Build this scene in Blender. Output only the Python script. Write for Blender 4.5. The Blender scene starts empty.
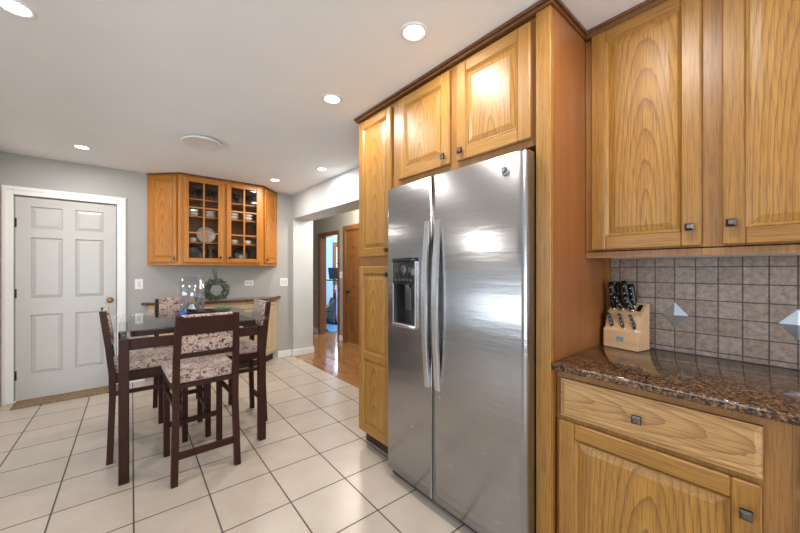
import bpy, bmesh, math, random
from mathutils import Vector, Matrix
random.seed(7)
SC = bpy.context.scene
COL = SC.collection
PI = math.pi

# ------------------------------------------------------------------ camera, world, exposure, daylight
TH = math.atan((400 - 118) / 333.0)
cam_d = bpy.data.cameras.new('camera')
cam_d.sensor_width = 36.0
cam_d.lens = 333.0 / 800.0 * 36.0
cam_d.shift_y = 3.5 / 800.0
cam_d.clip_start = 0.02
cam = bpy.data.objects.new('camera', cam_d)
cam.location = (0, 0, 1.30)
cam.rotation_euler = (PI / 2, 0, -TH)
COL.objects.link(cam)
SC.camera = cam

world = bpy.data.worlds.new('sky')
SC.world = world
world.use_nodes = True
bg = world.node_tree.nodes['Background']
bg.inputs[0].default_value = (0.72, 0.85, 1.0, 1)
bg.inputs[1].default_value = 2.2

SC.view_settings.view_transform = 'Standard'
SC.view_settings.look = 'None'
SC.view_settings.exposure = -0.29
SC.view_settings.gamma = 1.0
SC.view_settings.use_curve_mapping = False


def area_light(name, loc, rot, sx, sy, power, color):
    l = bpy.data.lights.new(name, 'AREA')
    l.shape = 'RECTANGLE'
    l.size, l.size_y = sx, sy
    l.energy, l.color = power, color
    o = bpy.data.objects.new(name, l)
    o.location, o.rotation_euler = loc, rot
    COL.objects.link(o)
    return o


# daylight standing in the window openings (kitchen side windows, patio window behind, small room's window)
area_light('daylight_side_window', (-3.56, 2.35, 1.45), (0, -PI / 2, 0), 1.2, 3.9, 72, (0.86, 0.94, 1.0))
area_light('daylight_rear_window', (-0.6, -2.66, 1.35), (PI / 2, 0, 0), 2.6, 1.7, 125, (0.90, 0.95, 1.0))
area_light('daylight_small_room', (5.2, 8.56, 1.5), (-PI / 2, 0, 0), 0.8, 1.0, 90, (0.85, 0.93, 1.0))


# ------------------------------------------------------------------ mesh builder
class MB:
    def __init__(self):
        self.bm = bmesh.new()

    def _mark(self, faces, m, smooth):
        for f in faces:
            f.material_index = m
            f.smooth = smooth

    def box(self, x0, x1, y0, y1, z0, z1, m=0, bev=0.0, M=None, seg=1):
        t = bmesh.new()
        vs = [t.verts.new((x, y, z)) for x in (x0, x1) for y in (y0, y1) for z in (z0, z1)]
        for q in ((0, 1, 3, 2), (4, 6, 7, 5), (0, 4, 5, 1), (2, 3, 7, 6), (0, 2, 6, 4), (1, 5, 7, 3)):
            t.faces.new([vs[i] for i in q])
        bmesh.ops.recalc_face_normals(t, faces=t.faces)
        if bev > 0:
            bmesh.ops.bevel(t, geom=list(t.edges), offset=bev, segments=seg, affect='EDGES', profile=0.5)
        self._merge(t, m, seg > 1, M)
        return self

    def _merge(self, t, m, smooth, M):
        t.verts.index_update()
        mp = {}
        for v in t.verts:
            co = M @ v.co if M is not None else v.co
            mp[v.index] = self.bm.verts.new(co)
        for f in t.faces:
            try:
                nf = self.bm.faces.new([mp[v.index] for v in f.verts])
                nf.material_index = m
                nf.smooth = smooth
            except ValueError:
                pass
        t.free()

    def hexa(self, pts, m=0):
        """eight points ordered like box()"""
        vs = [self.bm.verts.new(p) for p in pts]
        for q in ((0, 1, 3, 2), (4, 6, 7, 5), (0, 4, 5, 1), (2, 3, 7, 6), (0, 2, 6, 4), (1, 5, 7, 3)):
            f = self.bm.faces.new([vs[i] for i in q])
            f.material_index = m
        return self

    def beam(self, a, b, w, d, m=0, up=(0, 0, 1), bev=0.0):
        """rectangular bar from a to b"""
        a, b = Vector(a), Vector(b)
        ax = (b - a)
        L = ax.length
        z = ax.normalized()
        u = Vector(up)
        if abs(z.dot(u)) > 0.99:
            u = Vector((0, 1, 0))
        x = u.cross(z).normalized()
        y = z.cross(x)
        M = Matrix.Translation(a) @ Matrix((x, y, z)).transposed().to_4x4()
        return self.box(-w / 2, w / 2, -d / 2, d / 2, 0, L, m, bev, M)

    def lathe(self, prof, n=32, m=0, M=None, smooth=True):
        """revolve (r, z) profile about z"""
        t = bmesh.new()
        rings = []
        for r, z in prof:
            if r < 1e-6:
                rings.append([t.verts.new((0, 0, z))])
            else:
                rings.append([t.verts.new((r * math.cos(2 * PI * k / n), r * math.sin(2 * PI * k / n), z)) for k in range(n)])
        for a, b in zip(rings, rings[1:]):
            for k in range(n):
                k2 = (k + 1) % n
                if len(a) == 1 and len(b) == 1:
                    continue
                if len(a) == 1:
                    t.faces.new((a[0], b[k2], b[k]))
                elif len(b) == 1:
                    t.faces.new((a[k], a[k2], b[0]))
                else:
                    t.faces.new((a[k], a[k2], b[k2], b[k]))
        bmesh.ops.recalc_face_normals(t, faces=t.faces)
        self._merge(t, m, smooth, M)
        return self

    def tube(self, pts, r, n=10, m=0, closed=False):
        pts = [Vector(p) for p in pts]
        N = len(pts)
        rs = r if isinstance(r, (list, tuple)) else [r] * N
        rings = []
        for i, p in enumerate(pts):
            if closed:
                d = pts[(i + 1) % N] - pts[i - 1]
            else:
                d = pts[min(i + 1, N - 1)] - pts[max(i - 1, 0)]
            d.normalize()
            u = Vector((0, 0, 1)) if abs(d.z) < 0.9 else Vector((0, 1, 0))
            x = u.cross(d).normalized()
            y = d.cross(x)
            rings.append([self.bm.verts.new(p + rs[i] * (math.cos(2 * PI * k / n) * x + math.sin(2 * PI * k / n) * y)) for k in range(n)])
        fs = []
        for i in range(N if closed else N - 1):
            a, b = rings[i], rings[(i + 1) % N]
            for k in range(n):
                fs.append(self.bm.faces.new((a[k], a[(k + 1) % n], b[(k + 1) % n], b[k])))
        if not closed:
            fs.append(self.bm.faces.new(rings[0][::-1]))
            fs.append(self.bm.faces.new(rings[-1]))
        self._mark(fs, m, True)
        return self

    def prism(self, poly, z0, z1, m=0, bev=0.0, M=None):
        """polygon (x, y) extruded z0..z1"""
        t = bmesh.new()
        a = [t.verts.new((x, y, z0)) for x, y in poly]
        b = [t.verts.new((x, y, z1)) for x, y in poly]
        n = len(poly)
        t.faces.new(a[::-1])
        t.faces.new(b)
        for k in range(n):
            t.faces.new((a[k], a[(k + 1) % n], b[(k + 1) % n], b[k]))
        bmesh.ops.recalc_face_normals(t, faces=t.faces)
        if bev:
            bmesh.ops.bevel(t, geom=list(t.edges), offset=bev, segments=2, affect='EDGES', profile=0.5)
        self._merge(t, m, False, M)
        return self

    def raised(self, x0, x1, z0, z1, yb, yt, inset, m=0, rim=0.0):
        """raised panel: a bevelled field whose front faces -y; yb border depth, yt field depth"""
        V = self.bm.verts.new
        o = [V((x, yb, z)) for x, z in ((x0, z0), (x1, z0), (x1, z1), (x0, z1))]
        i = [V((x, yt, z)) for x, z in ((x0 + inset, z0 + inset), (x1 - inset, z0 + inset), (x1 - inset, z1 - inset), (x0 + inset, z1 - inset))]
        bk = [V((v.co.x, yb + 0.008, v.co.z)) for v in o]
        fs = [self.bm.faces.new(i), self.bm.faces.new(bk[::-1])]
        for k in range(4):
            fs.append(self.bm.faces.new((o[k], o[(k + 1) % 4], i[(k + 1) % 4], i[k])))
            fs.append(self.bm.faces.new((bk[k], bk[(k + 1) % 4], o[(k + 1) % 4], o[k])))
        self._mark(fs, m, False)
        return self

    def quad(self, pts, m=0, smooth=False):
        f = self.bm.faces.new([self.bm.verts.new(p) for p in pts])
        f.material_index = m
        f.smooth = smooth
        return self

    def build(self, name, mats, parent=None, loc=None, rot=(0, 0, 0), recalc=False):
        if not isinstance(mats, (list, tuple)):
            mats = [mats]
        bm = self.bm
        if recalc:
            bmesh.ops.recalc_face_normals(bm, faces=bm.faces)
        if loc is None:
            lo = Vector([min(v.co[k] for v in bm.verts) for k in range(3)])
            hi = Vector([max(v.co[k] for v in bm.verts) for k in range(3)])
            loc = (lo + hi) / 2
            for v in bm.verts:
                v.co -= loc
        me = bpy.data.meshes.new(name)
        bm.to_mesh(me)
        bm.free()
        for mm in mats:
            me.materials.append(mm)
        o = bpy.data.objects.new(name, me)
        COL.objects.link(o)
        o.location = loc
        o.rotation_euler = rot
        if parent:
            o.parent = parent
        return o


def tag(o, label=None, cat=None, group=None, kind=None):
    if label: o['label'] = label
    if cat: o['category'] = cat
    if group: o['group'] = group
    if kind: o['kind'] = kind
    return o


def thing(name, label, cat, loc=(0, 0, 0), rz=0.0, group=None):
    o = bpy.data.objects.new(name, None)
    o.empty_display_size = 0.1
    o.location = loc
    o.rotation_euler = (0, 0, rz)
    COL.objects.link(o)
    return tag(o, label, cat, group)


def struct(o):
    o['kind'] = 'structure'
    return o


def copy_tree(o, parent=None):
    c = o.copy()
    COL.objects.link(c)
    if parent: c.parent = parent
    for ch in list(o.children):
        copy_tree(ch, c)
    return c


# ------------------------------------------------------------------ materials
def srgb(r, g, b):
    f = lambda c: (c / 255 / 12.92) if c / 255 <= 0.04045 else ((c / 255 + 0.055) / 1.055) ** 2.4
    return (f(r), f(g), f(b), 1.0)


class NT:
    def __init__(self, name):
        self.mat = bpy.data.materials.new(name)
        self.mat.use_nodes = True
        self.t = self.mat.node_tree
        self.b = self.t.nodes['Principled BSDF']
        self.out = self.t.nodes['Material Output']

    def n(self, typ, **kw):
        nd = self.t.nodes.new(typ)
        for k, v in kw.items():
            setattr(nd, k, v)
        return nd

    def put(self, sock, v):
        if isinstance(v, bpy.types.NodeSocket):
            self.t.links.new(v, sock)
        else:
            sock.default_value = v

    def math(self, op, a, b=0.0, c=None):
        nd = self.n('ShaderNodeMath', operation=op)
        self.put(nd.inputs[0], a)
        self.put(nd.inputs[1], b)
        if c is not None: self.put(nd.inputs[2], c)
        return nd.outputs[0]

    def coord(self, scale=(1, 1, 1), rnd=False, rot=(0, 0, 0), loc=(0, 0, 0), space='Object'):
        tc = self.n('ShaderNodeTexCoord').outputs[space]
        if rnd:
            oi = self.n('ShaderNodeObjectInfo').outputs['Random']
            s = self.n('ShaderNodeVectorMath', operation='SCALE')
            s.inputs[0].default_value = (3.1, 5.3, 7.7)
            self.put(s.inputs['Scale'], oi)
            ad = self.n('ShaderNodeVectorMath', operation='ADD')
            self.put(ad.inputs[0], tc)
            self.put(ad.inputs[1], s.outputs[0])
            tc = ad.outputs[0]
        mp = self.n('ShaderNodeMapping')
        self.put(mp.inputs['Vector'], tc)
        mp.inputs['Scale'].default_value = scale
        mp.inputs['Rotation'].default_value = rot
        mp.inputs['Location'].default_value = loc
        return mp.outputs[0]

    def noise(self, vec, scale, detail=3, rough=0.5, dist=0.0):
        nd = self.n('ShaderNodeTexNoise')
        self.put(nd.inputs['Vector'], vec)
        nd.inputs['Scale'].default_value = scale
        nd.inputs['Detail'].default_value = detail
        nd.inputs['Roughness'].default_value = rough
        nd.inputs['Distortion'].default_value = dist
        return nd.outputs[0]

    def voronoi(self, vec, scale, out='Color', feature='F1'):
        nd = self.n('ShaderNodeTexVoronoi', feature=feature)
        self.put(nd.inputs['Vector'], vec)
        nd.inputs['Scale'].default_value = scale
        return nd.outputs[out]

    def ramp(self, fac, stops, interp='LINEAR'):
        nd = self.n('ShaderNodeValToRGB')
        nd.color_ramp.interpolation = interp
        el = nd.color_ramp.elements
        while len(el) < len(stops): el.new(0.5)
        for e, (p, c) in zip(el, stops):
            e.position = p
            e.color = c if len(c) == 4 else (*c, 1)
        self.put(nd.inputs[0], fac)
        return nd.outputs[0]

    def mix(self, fac, a, b, blend='MIX'):
        nd = self.n('ShaderNodeMix', data_type='RGBA', blend_type=blend)
        self.put(nd.inputs['Factor'], fac)
        self.put(nd.inputs['A'], a) if False else self.put(nd.inputs[6], a)
        self.put(nd.inputs[7], b)
        return nd.outputs[2]

    def bump(self, h, strength=0.2, dist=0.01):
        nd = self.n('ShaderNodeBump')
        nd.inputs['Strength'].default_value = strength
        nd.inputs['Distance'].default_value = dist
        self.put(nd.inputs['Height'], h)
        self.put(self.b.inputs['Normal'], nd.outputs[0])

    def set(self, **kw):
        names = dict(color='Base Color', rough='Roughness', metal='Metallic', spec='Specular IOR Level', coat='Coat Weight',
                     coat_r='Coat Roughness', emit='Emission Color', estr='Emission Strength', trans='Transmission Weight',
                     ior='IOR', aniso='Anisotropic', sheen='Sheen Weight', alpha='Alpha')
        for k, v in kw.items():
            self.put(self.b.inputs[names[k]], v)
        return self.mat


def plain(name, rgb, rough=0.5, metal=0.0, **kw):
    return NT(name).set(color=srgb(*rgb), rough=rough, metal=metal, **kw)


def paint(name, rgb, rough=0.6, amp=0.035):
    m = NT(name)
    v = m.coord(space='Object')
    f = m.noise(v, 2.2, 3)
    c = srgb(*rgb)
    lo = tuple(x * (1 - amp) for x in c[:3])
    hi = tuple(min(1, x * (1 + amp)) for x in c[:3])
    col = m.ramp(f, [(0.3, lo), (0.7, hi)])
    m.bump(m.noise(v, 180, 2), 0.06, 0.002)
    return m.set(color=col, rough=rough)


def wood(name, dark, mid, light, axis='z', rings=0.0, rough=0.42, coat=0.12, pore=0.5):
    """grain along local axis; rings > 0 draws cathedral figure in the local x-z face"""
    m = NT(name)
    lng = 0.028
    sc = {'z': (1, 1, lng), 'x': (lng, 1, 1), 'y': (1, lng, 1)}[axis]
    v = m.coord(scale=sc, rnd=True)
    mid_n = m.noise(v, 16, 3, 0.55, 0.3)
    fine = m.noise(v, 330, 2, 0.6)
    streak = m.noise(v, 90, 2, 0.5)
    if rings > 0:
        tc = m.n('ShaderNodeTexCoord').outputs['Object']
        warp = m.noise(m.coord(scale=sc, rnd=True), 6, 2)
        sep = m.n('ShaderNodeSeparateXYZ')
        m.put(sep.inputs[0], tc)
        if axis == 'z':
            ux, uz = sep.outputs[0], sep.outputs[2]
        else:
            ux, uz = sep.outputs[2], sep.outputs[0]
        oi = m.n('ShaderNodeObjectInfo').outputs['Random']
        ux = m.math('ADD', ux, m.math('MULTIPLY', m.math('SUBTRACT', oi, 0.5), 0.06))
        uzz = m.math('MULTIPLY', m.math('ADD', uz, 0.42), 0.13)
        r = m.math('SQRT', m.math('ADD', m.math('MULTIPLY', ux, ux), m.math('MULTIPLY', uzz, uzz)))
        r = m.math('ADD', r, m.math('MULTIPLY', warp, 0.045))
        wob = m.noise(m.coord(scale=(1, 1, 0.35) if axis == 'z' else (0.35, 1, 1), rnd=True), 55, 2)
        r = m.math('ADD', r, m.math('MULTIPLY', wob, 0.006))
        saw = m.math('FRACT', m.math('MULTIPLY', r, rings))
        saw = m.math('POWER', saw, 4.0)
    else:
        saw = m.math('POWER', streak, 1.6)
    base = m.ramp(mid_n, [(0.3, mid), (0.7, light)])
    col = m.mix(m.math('MULTIPLY', saw, 0.66 if rings > 0 else 0.5), base, dark)
    pf = m.ramp(fine, [(0.36, (1, 1, 1)), (0.50, (0, 0, 0))])
    col = m.mix(m.math('MULTIPLY', pf, pore), col, dark)
    m.bump(fine, 0.12, 0.003)
    return m.set(color=col, rough=rough, coat=coat, coat_r=0.36)


OD, OM, OL = srgb(92, 56, 20), srgb(156, 109, 44), srgb(174, 127, 57)
oak_v = wood('oak_grain_upright', OD, OM, OL, 'z')
oak_h = wood('oak_grain_level', OD, OM, OL, 'x')
oak_fv = wood('oak_frame_shaded', OD, srgb(144, 98, 48), srgb(162, 115, 60), 'z')  # face-frame oak darkened: shade around the overlay doors put into the colour
oak_p = wood('oak_cathedral_panel', OD, OM, OL, 'z', rings=60)
oak_d = wood('oak_lit_drawer', srgb(112, 74, 38), srgb(178, 136, 84), srgb(194, 154, 102), 'x', rings=70)  # paler than the doors: light on the drawer fronts put into the colour
oak_side = wood('oak_smooth_side', srgb(112, 64, 30), srgb(146, 88, 46), srgb(162, 102, 56), 'z', rough=0.38, pore=0.25)
oak_crown = wood('oak_shaded_moulding', srgb(70, 42, 20), srgb(110, 70, 36), srgb(126, 84, 46), 'x', pore=0.3)  # moulding oak darkened: the shadow it lies in is put into the colour
HD, HM, HL = srgb(112, 60, 14), srgb(188, 114, 26), srgb(206, 134, 40)
hut_v = wood('amber_oak_upright', HD, HM, HL, 'z')
hut_h = wood('amber_oak_level', HD, HM, HL, 'x')
hut_p = wood('amber_oak_panel', HD, HM, HL, 'z', rings=48)
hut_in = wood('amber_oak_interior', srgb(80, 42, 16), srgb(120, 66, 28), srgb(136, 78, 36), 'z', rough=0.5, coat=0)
daylit_v = wood('daylit_oak_upright', srgb(160, 132, 92), srgb(212, 188, 148), srgb(224, 202, 166), 'z')  # buffet oak paled: daylight falling on it put into the colour
daylit_h = wood('daylit_oak_level', srgb(160, 132, 92), srgb(212, 188, 148), srgb(224, 202, 166), 'x')
hall_v = wood('red_oak_upright', srgb(80, 44, 16), srgb(130, 80, 36), srgb(148, 96, 46), 'z')
hall_h = wood('red_oak_level', srgb(80, 44, 16), srgb(130, 80, 36), srgb(148, 96, 46), 'x')
esp = wood('espresso_wood', srgb(26, 11, 7), srgb(50, 24, 15), srgb(62, 32, 21), 'z', rough=0.45, pore=0.2, coat=0.0)
esp.node_tree.nodes['Principled BSDF'].inputs['Specular IOR Level'].default_value = 0.22
block_wood = wood('pale_rubberwood', srgb(180, 134, 92), srgb(222, 180, 136), srgb(234, 198, 156), 'x', rough=0.4, pore=0.3)

wall_grey = paint('grey_wall_paint', (174, 172, 167))
wall_soft = paint('pale_grey_paint', (200, 202, 202))
wall_hall = paint('hall_taupe_paint', (168, 166, 158))
wall_blue = paint('blue_room_paint', (150, 186, 214))
ceil_m = paint('ceiling_paint', (244, 246, 248), 0.75, 0.015)
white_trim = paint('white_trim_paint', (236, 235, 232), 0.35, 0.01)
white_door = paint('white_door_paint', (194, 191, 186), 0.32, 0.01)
white_plastic = plain('white_plastic', (214, 214, 210), 0.35)
dark_metal = plain('dark_bronze_metal', (52, 46, 44), 0.35, 0.9)
pewter = plain('pewter_metal', (110, 106, 104), 0.3, 0.95)
black_plastic = plain('black_plastic', (20, 20, 21), 0.35)
charcoal = plain('charcoal_plastic', (44, 44, 46), 0.3)
brass = plain('aged_brass', (150, 118, 72), 0.28, 1.0)
silver = plain('polished_silver', (205, 205, 205), 0.12, 1.0)
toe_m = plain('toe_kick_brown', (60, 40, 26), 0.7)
china = plain('white_china', (228, 226, 222), 0.2)
dark_china = plain('dark_stoneware', (58, 50, 48), 0.25)
red_plastic = plain('red_plastic', (150, 30, 24), 0.4)
candle_m = plain('amber_wax', (222, 160, 70), 0.5)
label_blue = plain('blue_label', (120, 160, 190), 0.4)
label_ink = plain('label_white', (236, 240, 242), 0.5)


def m_floor():
    m = NT('beige_floor_tile')
    v = m.coord(rot=(0, 0, math.radians(1.4)), loc=(TX, TY, 0))
    br = m.n('ShaderNodeTexBrick', offset=0.0, squash=1.0, offset_frequency=2, squash_frequency=2)
    m.put(br.inputs['Vector'], v)
    br.inputs['Scale'].default_value = 1.0
    br.inputs['Brick Width'].default_value = 0.343
    br.inputs['Row Height'].default_value = 0.357
    br.inputs['Mortar Size'].default_value = 0.0042
    br.inputs['Mortar Smooth'].default_value = 0.1
    br.inputs['Bias'].default_value = 0.0
    br.inputs['Color1'].default_value = srgb(184, 172, 160)
    br.inputs['Color2'].default_value = srgb(191, 180, 169)
    br.inputs['Mortar'].default_value = srgb(84, 72, 64)
    cloud = m.noise(m.coord(), 5.5, 4, 0.6)
    tint = m.ramp(cloud, [(0.3, srgb(243, 239, 235)), (0.7, srgb(255, 254, 252))])
    col = m.mix(1.0, br.outputs['Color'], tint, 'MULTIPLY')
    rgh = m.math('ADD', m.math('MULTIPLY', br.outputs['Fac'], 0.5), m.math('MULTIPLY_ADD', cloud, 0.06, 0.26))
    inv = m.math('SUBTRACT', 1.0, br.outputs['Fac'])
    m.bump(m.math('ADD', inv, m.math('MULTIPLY', m.noise(m.coord(), 26, 3), 0.35)), 0.25, 0.003)
    return m.set(color=col, rough=rgh, spec=0.5)


TX, TY = 0.0, 0.0
# a grout crossing stands near x = 0.09, y = 2.905 (rotated frame)
_c, _s = math.cos(math.radians(1.4)), math.sin(math.radians(1.4))
_px, _py = 0.079 * _c - 2.905 * _s, 0.079 * _s + 2.905 * _c
TX, TY = 0.343 * 20 - _px, 0.357 * 20 - _py


def m_plank():
    m = NT('hardwood_planks')
    v = m.coord(rot=(0, 0, PI / 2))
    br = m.n('ShaderNodeTexBrick', offset=0.37, squash=1.0)
    m.put(br.inputs['Vector'], v)
    br.inputs['Scale'].default_value = 1.0
    br.inputs['Brick Width'].default_value = 0.9
    br.inputs['Row Height'].default_value = 0.058
    br.inputs['Mortar Size'].default_value = 0.0012
    br.inputs['Color1'].default_value = srgb(150, 104, 64)
    br.inputs['Color2'].default_value = srgb(182, 132, 86)
    br.inputs['Mortar'].default_value = srgb(76, 40, 18)
    g = m.noise(m.coord(scale=(1, 0.07, 1)), 60, 3)
    col = m.mix(m.math('MULTIPLY', g, 0.5), br.outputs['Color'], srgb(104, 66, 36))
    return m.set(color=col, rough=0.16, coat=0.5, coat_r=0.08)


def m_granite():
    m = NT('brown_granite')
    v = m.coord()
    f = m.noise(v, 95, 4, 0.75)
    c1 = m.ramp(f, [(0.30, srgb(18, 13, 11)), (0.43, srgb(66, 45, 31)), (0.54, srgb(112, 82, 57)), (0.64, srgb(148, 114, 84)), (0.74, srgb(78, 76, 78))])
    cell = m.voronoi(v, 150, 'Color')
    bw = m.n('ShaderNodeRGBToBW')
    m.put(bw.inputs[0], cell)
    fl = m.ramp(bw.outputs[0], [(0.30, (1, 1, 1)), (0.36, (0, 0, 0))])
    col = m.mix(m.math('MULTIPLY', fl, 0.8), c1, srgb(16, 13, 13))
    return m.set(color=col, rough=0.09, spec=0.6)


def m_steel(name, along='x', base=(168, 168, 170)):
    m = NT(name)
    v = m.coord(scale=(1, 1, 0.02) if along == 'z' else (0.02, 0.02, 1))
    st = m.noise(v, 160, 2)
    col = m.ramp(st, [(0.3, srgb(*[c - 5 for c in base])), (0.7, srgb(*[min(255, c + 4) for c in base]))])
    wav = m.noise(m.coord(scale=(0.14, 0.14, 1.0)), 24, 3, 0.55)
    m.bump(wav, 0.075, 0.02)
    return m.set(color=col, metal=1.0, rough=0.25)


def m_fabric():
    m = NT('floral_upholstery')
    v = m.coord(rnd=True)
    big = m.noise(v, 11, 2, 0.5, 1.2)
    f = m.noise(v, 34, 4, 0.65, 1.6)
    c1 = m.ramp(f, [(0.36, srgb(46, 34, 34)), (0.43, srgb(112, 82, 74)), (0.49, srgb(170, 140, 126)), (0.55, srgb(206, 186, 174)), (0.62, srgb(146, 132, 146)), (0.70, srgb(88, 80, 104))])
    c2 = m.ramp(f, [(0.38, srgb(52, 38, 34)), (0.46, srgb(150, 122, 108)), (0.54, srgb(204, 184, 168)), (0.60, srgb(190, 164, 150)), (0.68, srgb(140, 96, 74))])
    col = m.mix(m.ramp(big, [(0.42, (0, 0, 0)), (0.58, (1, 1, 1))]), c1, c2)
    m.bump(m.noise(v, 400, 2), 0.2, 0.002)
    return m.set(color=col, rough=0.85, sheen=0.15)


def m_glass(name, tint=(1, 1, 1), rough=0.0, ior=1.45):
    m = NT(name)
    fr = m.n('ShaderNodeFresnel')
    bf = m.n('ShaderNodeNewGeometry').outputs['Backfacing']
    m.put(fr.inputs['IOR'], m.math('MULTIPLY_ADD', bf, 1.0 / ior - ior, ior))
    tr = m.n('ShaderNodeBsdfTransparent')
    tr.inputs[0].default_value = (*tint, 1)
    gl = m.n('ShaderNodeBsdfGlossy')
    gl.inputs['Roughness'].default_value = rough
    mx = m.n('ShaderNodeMixShader')
    m.put(mx.inputs[0], fr.outputs[0])
    m.put(mx.inputs[1], tr.outputs[0])
    m.put(mx.inputs[2], gl.outputs[0])
    m.put(m.out.inputs[0], mx.outputs[0])
    return m.mat


def m_splash():
    m = NT('taupe_wall_tile')
    # local x runs along the wall, z up
    tc = m.n('ShaderNodeTexCoord').outputs['Object']
    sep = m.n('ShaderNodeSeparateXYZ')
    m.put(sep.inputs[0], tc)
    cb = m.n('ShaderNodeCombineXYZ')
    m.put(cb.inputs[0], m.math('ADD', sep.outputs[0], 7.533))
    m.put(cb.inputs[1], m.math('ADD', sep.outputs[2], 7.618))
    br = m.n('ShaderNodeTexBrick', offset=0.0, squash=1.0)
    m.put(br.inputs['Vector'], cb.outputs[0])
    br.inputs['Scale'].default_value = 1.0
    br.inputs['Brick Width'].default_value = 0.075
    br.inputs['Row Height'].default_value = 0.0757
    br.inputs['Mortar Size'].default_value = 0.0026
    br.inputs['Mortar Smooth'].default_value = 0.15
    br.inputs['Color1'].default_value = srgb(154, 136, 122)
    br.inputs['Color2'].default_value = srgb(174, 158, 146)
    br.inputs['Mortar'].default_value = srgb(88, 74, 66)
    n1 = m.noise(m.coord(), 45, 5, 0.7)
    col = m.mix(1.0, br.outputs['Color'], m.ramp(n1, [(0.35, srgb(196, 186, 180)), (0.65, srgb(255, 255, 255))]), 'MULTIPLY')
    m.bump(m.math('ADD', m.math('SUBTRACT', 1.0, br.outputs['Fac']), m.math('MULTIPLY', n1, 0.5)), 0.35, 0.003)
    return m.set(color=col, rough=0.4)


def m_mat():
    m = NT('brown_coir')
    f = m.noise(m.coord(), 90, 4, 0.8)
    m.bump(f, 0.6, 0.01)
    return m.set(color=m.ramp(f, [(0.35, srgb(66, 48, 34)), (0.62, srgb(168, 138, 104))]), rough=0.95)


def emit(name, rgb, s):
    return NT(name).set(color=(0.9, 0.9, 0.9, 1), emit=(*rgb, 1), estr=s)


floor_m, plank_m, granite_m = m_floor(), m_plank(), m_granite()
steel_m = m_steel('brushed_steel_doors')
steel_h = m_steel('brushed_steel_handles', base=(222, 222, 224))
steel_side = plain('grey_enamel', (70, 70, 72), 0.4, 0.4)
fabric_m = m_fabric()
clear_glass = m_glass('clear_glass')
table_glass = m_glass('table_glass', (0.97, 0.99, 0.985), 0.0, 2.1)
pane_glass = m_glass('cabinet_pane', (0.93, 0.94, 0.93), 0.0, 1.3)
smoke_glass = m_glass('smoky_glass', (0.62, 0.62, 0.66), 0.02, 1.5)
blue_glass = m_glass('blue_glass', (0.35, 0.55, 0.85), 0.02, 1.5)
splash_m = m_splash()
coir_m = m_mat()
inlay_m = NT('brushed_tin_inlay').set(color=srgb(186, 198, 208), metal=1.0, rough=0.38)
leaf_m = NT('sage_leaf')
leaf_m = leaf_m.set(color=leaf_m.ramp(leaf_m.noise(leaf_m.coord(), 40, 2), [(0.3, srgb(40, 54, 40)), (0.7, srgb(122, 136, 112))]), rough=0.6)
ribbon_m = plain('grey_green_ribbon', (72, 80, 76), 0.6)
lens_m = emit('lamp_lens', (1.0, 0.95, 0.86), 9.0)
rubber_m = plain('dark_rubber', (36, 36, 38), 0.7)
blue_mat_m = plain('blue_floor_mat', (52, 112, 160), 0.8)

# ------------------------------------------------------------------ the room shell
CE = 2.44
YB = 4.93      # back wall
XR = 2.02      # right wall


def sbox(name, m, *b, bev=0.0):
    return struct(MB().box(*b, bev=bev).build(name, m))


fl = MB().box(-3.5, 2.018, -2.6, 4.93, -0.1, 0).build('floor', floor_m, loc=(0, 0, 0))
struct(fl)
struct(MB().box(2.018, 3.14, -2.6, 7.6, -0.1, 0).box(3.14, 3.26, 5.50, 6.21, -0.1, 0).build('floor_hall', plank_m, loc=(0, 0, 0)))
sbox('floor_small_room', plank_m, 3.26, 6.2, 4.4, 8.5, -0.1, 0)
sbox('ceiling', ceil_m, -3.6, 6.3, -2.7, 8.7, CE, CE + 0.1)
# back wall with door opening
DX0, DX1, DTOP = -0.775, -0.012, 2.035
struct(MB().box(-3.5, DX0, YB, YB + 0.12, 0, CE).box(DX1, 2.02, YB, YB + 0.12, 0, CE).box(DX0, DX1, YB, YB + 0.12, DTOP, CE).box(DX0, DX1, YB + 0.07, YB + 0.12, 0, DTOP).build('wall_back', wall_grey))
sbox('wall_left_stub', wall_grey, -1.0, -0.87, 4.72, YB, 0, CE)
sbox('wall_left_header', wall_grey, -1.0, -0.87, -2.6, 4.72, 2.12, CE)
# left wall of the adjoining space with a wide window
struct(MB().box(-3.62, -3.5, -2.6, 0.35, 0, CE).box(-3.62, -3.5, 4.35, YB, 0, CE).box(-3.62, -3.5, 0.35, 4.35, 0, 0.80).box(-3.62, -3.5, 0.35, 4.35, 2.05, CE).build('wall_left', wall_grey))
struct(MB().box(-3.5, -1.95, -2.72, -2.6, 0, CE).box(0.75, XR, -2.72, -2.6, 0, CE).box(-1.95, 0.75, -2.72, -2.6, 0, 0.48).box(-1.95, 0.75, -2.72, -2.6, 2.22, CE).build('wall_front', wall_grey))
# right wall, thick, with the cased opening to the hall
struct(MB().box(XR, 2.34, -2.6, 2.3, 0, CE).build('wall_right', wall_soft))
sbox('wall_header', wall_soft, XR, 2.34, 2.3, 4.88, 2.075, CE)
sbox('wall_jamb', wall_soft, XR, 2.34, 4.88, 5.05, 0, CE)
sbox('wall_hall_side', wall_hall, 2.22, 2.34, 5.05, 7.6, 0, CE)
HX = 3.14
struct(MB().box(HX, 3.26, -2.6, 4.48, 0, CE).box(HX, 3.26, 5.215, 5.50, 0, CE).box(HX, 3.26, 6.21, 7.6, 0, CE)
       .box(HX, 3.26, 4.48, 5.215, 2.01, CE).box(HX, 3.26, 5.50, 6.21, 1.975, CE).build('wall_hall', wall_hall))
sbox('wall_hall_end', wall_hall, 2.22, 3.26, 7.6, 7.7, 0, CE)
sbox('wall_hall_near', wall_hall, 2.34, 3.26, -2.7, -2.6, 0, CE)
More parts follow.
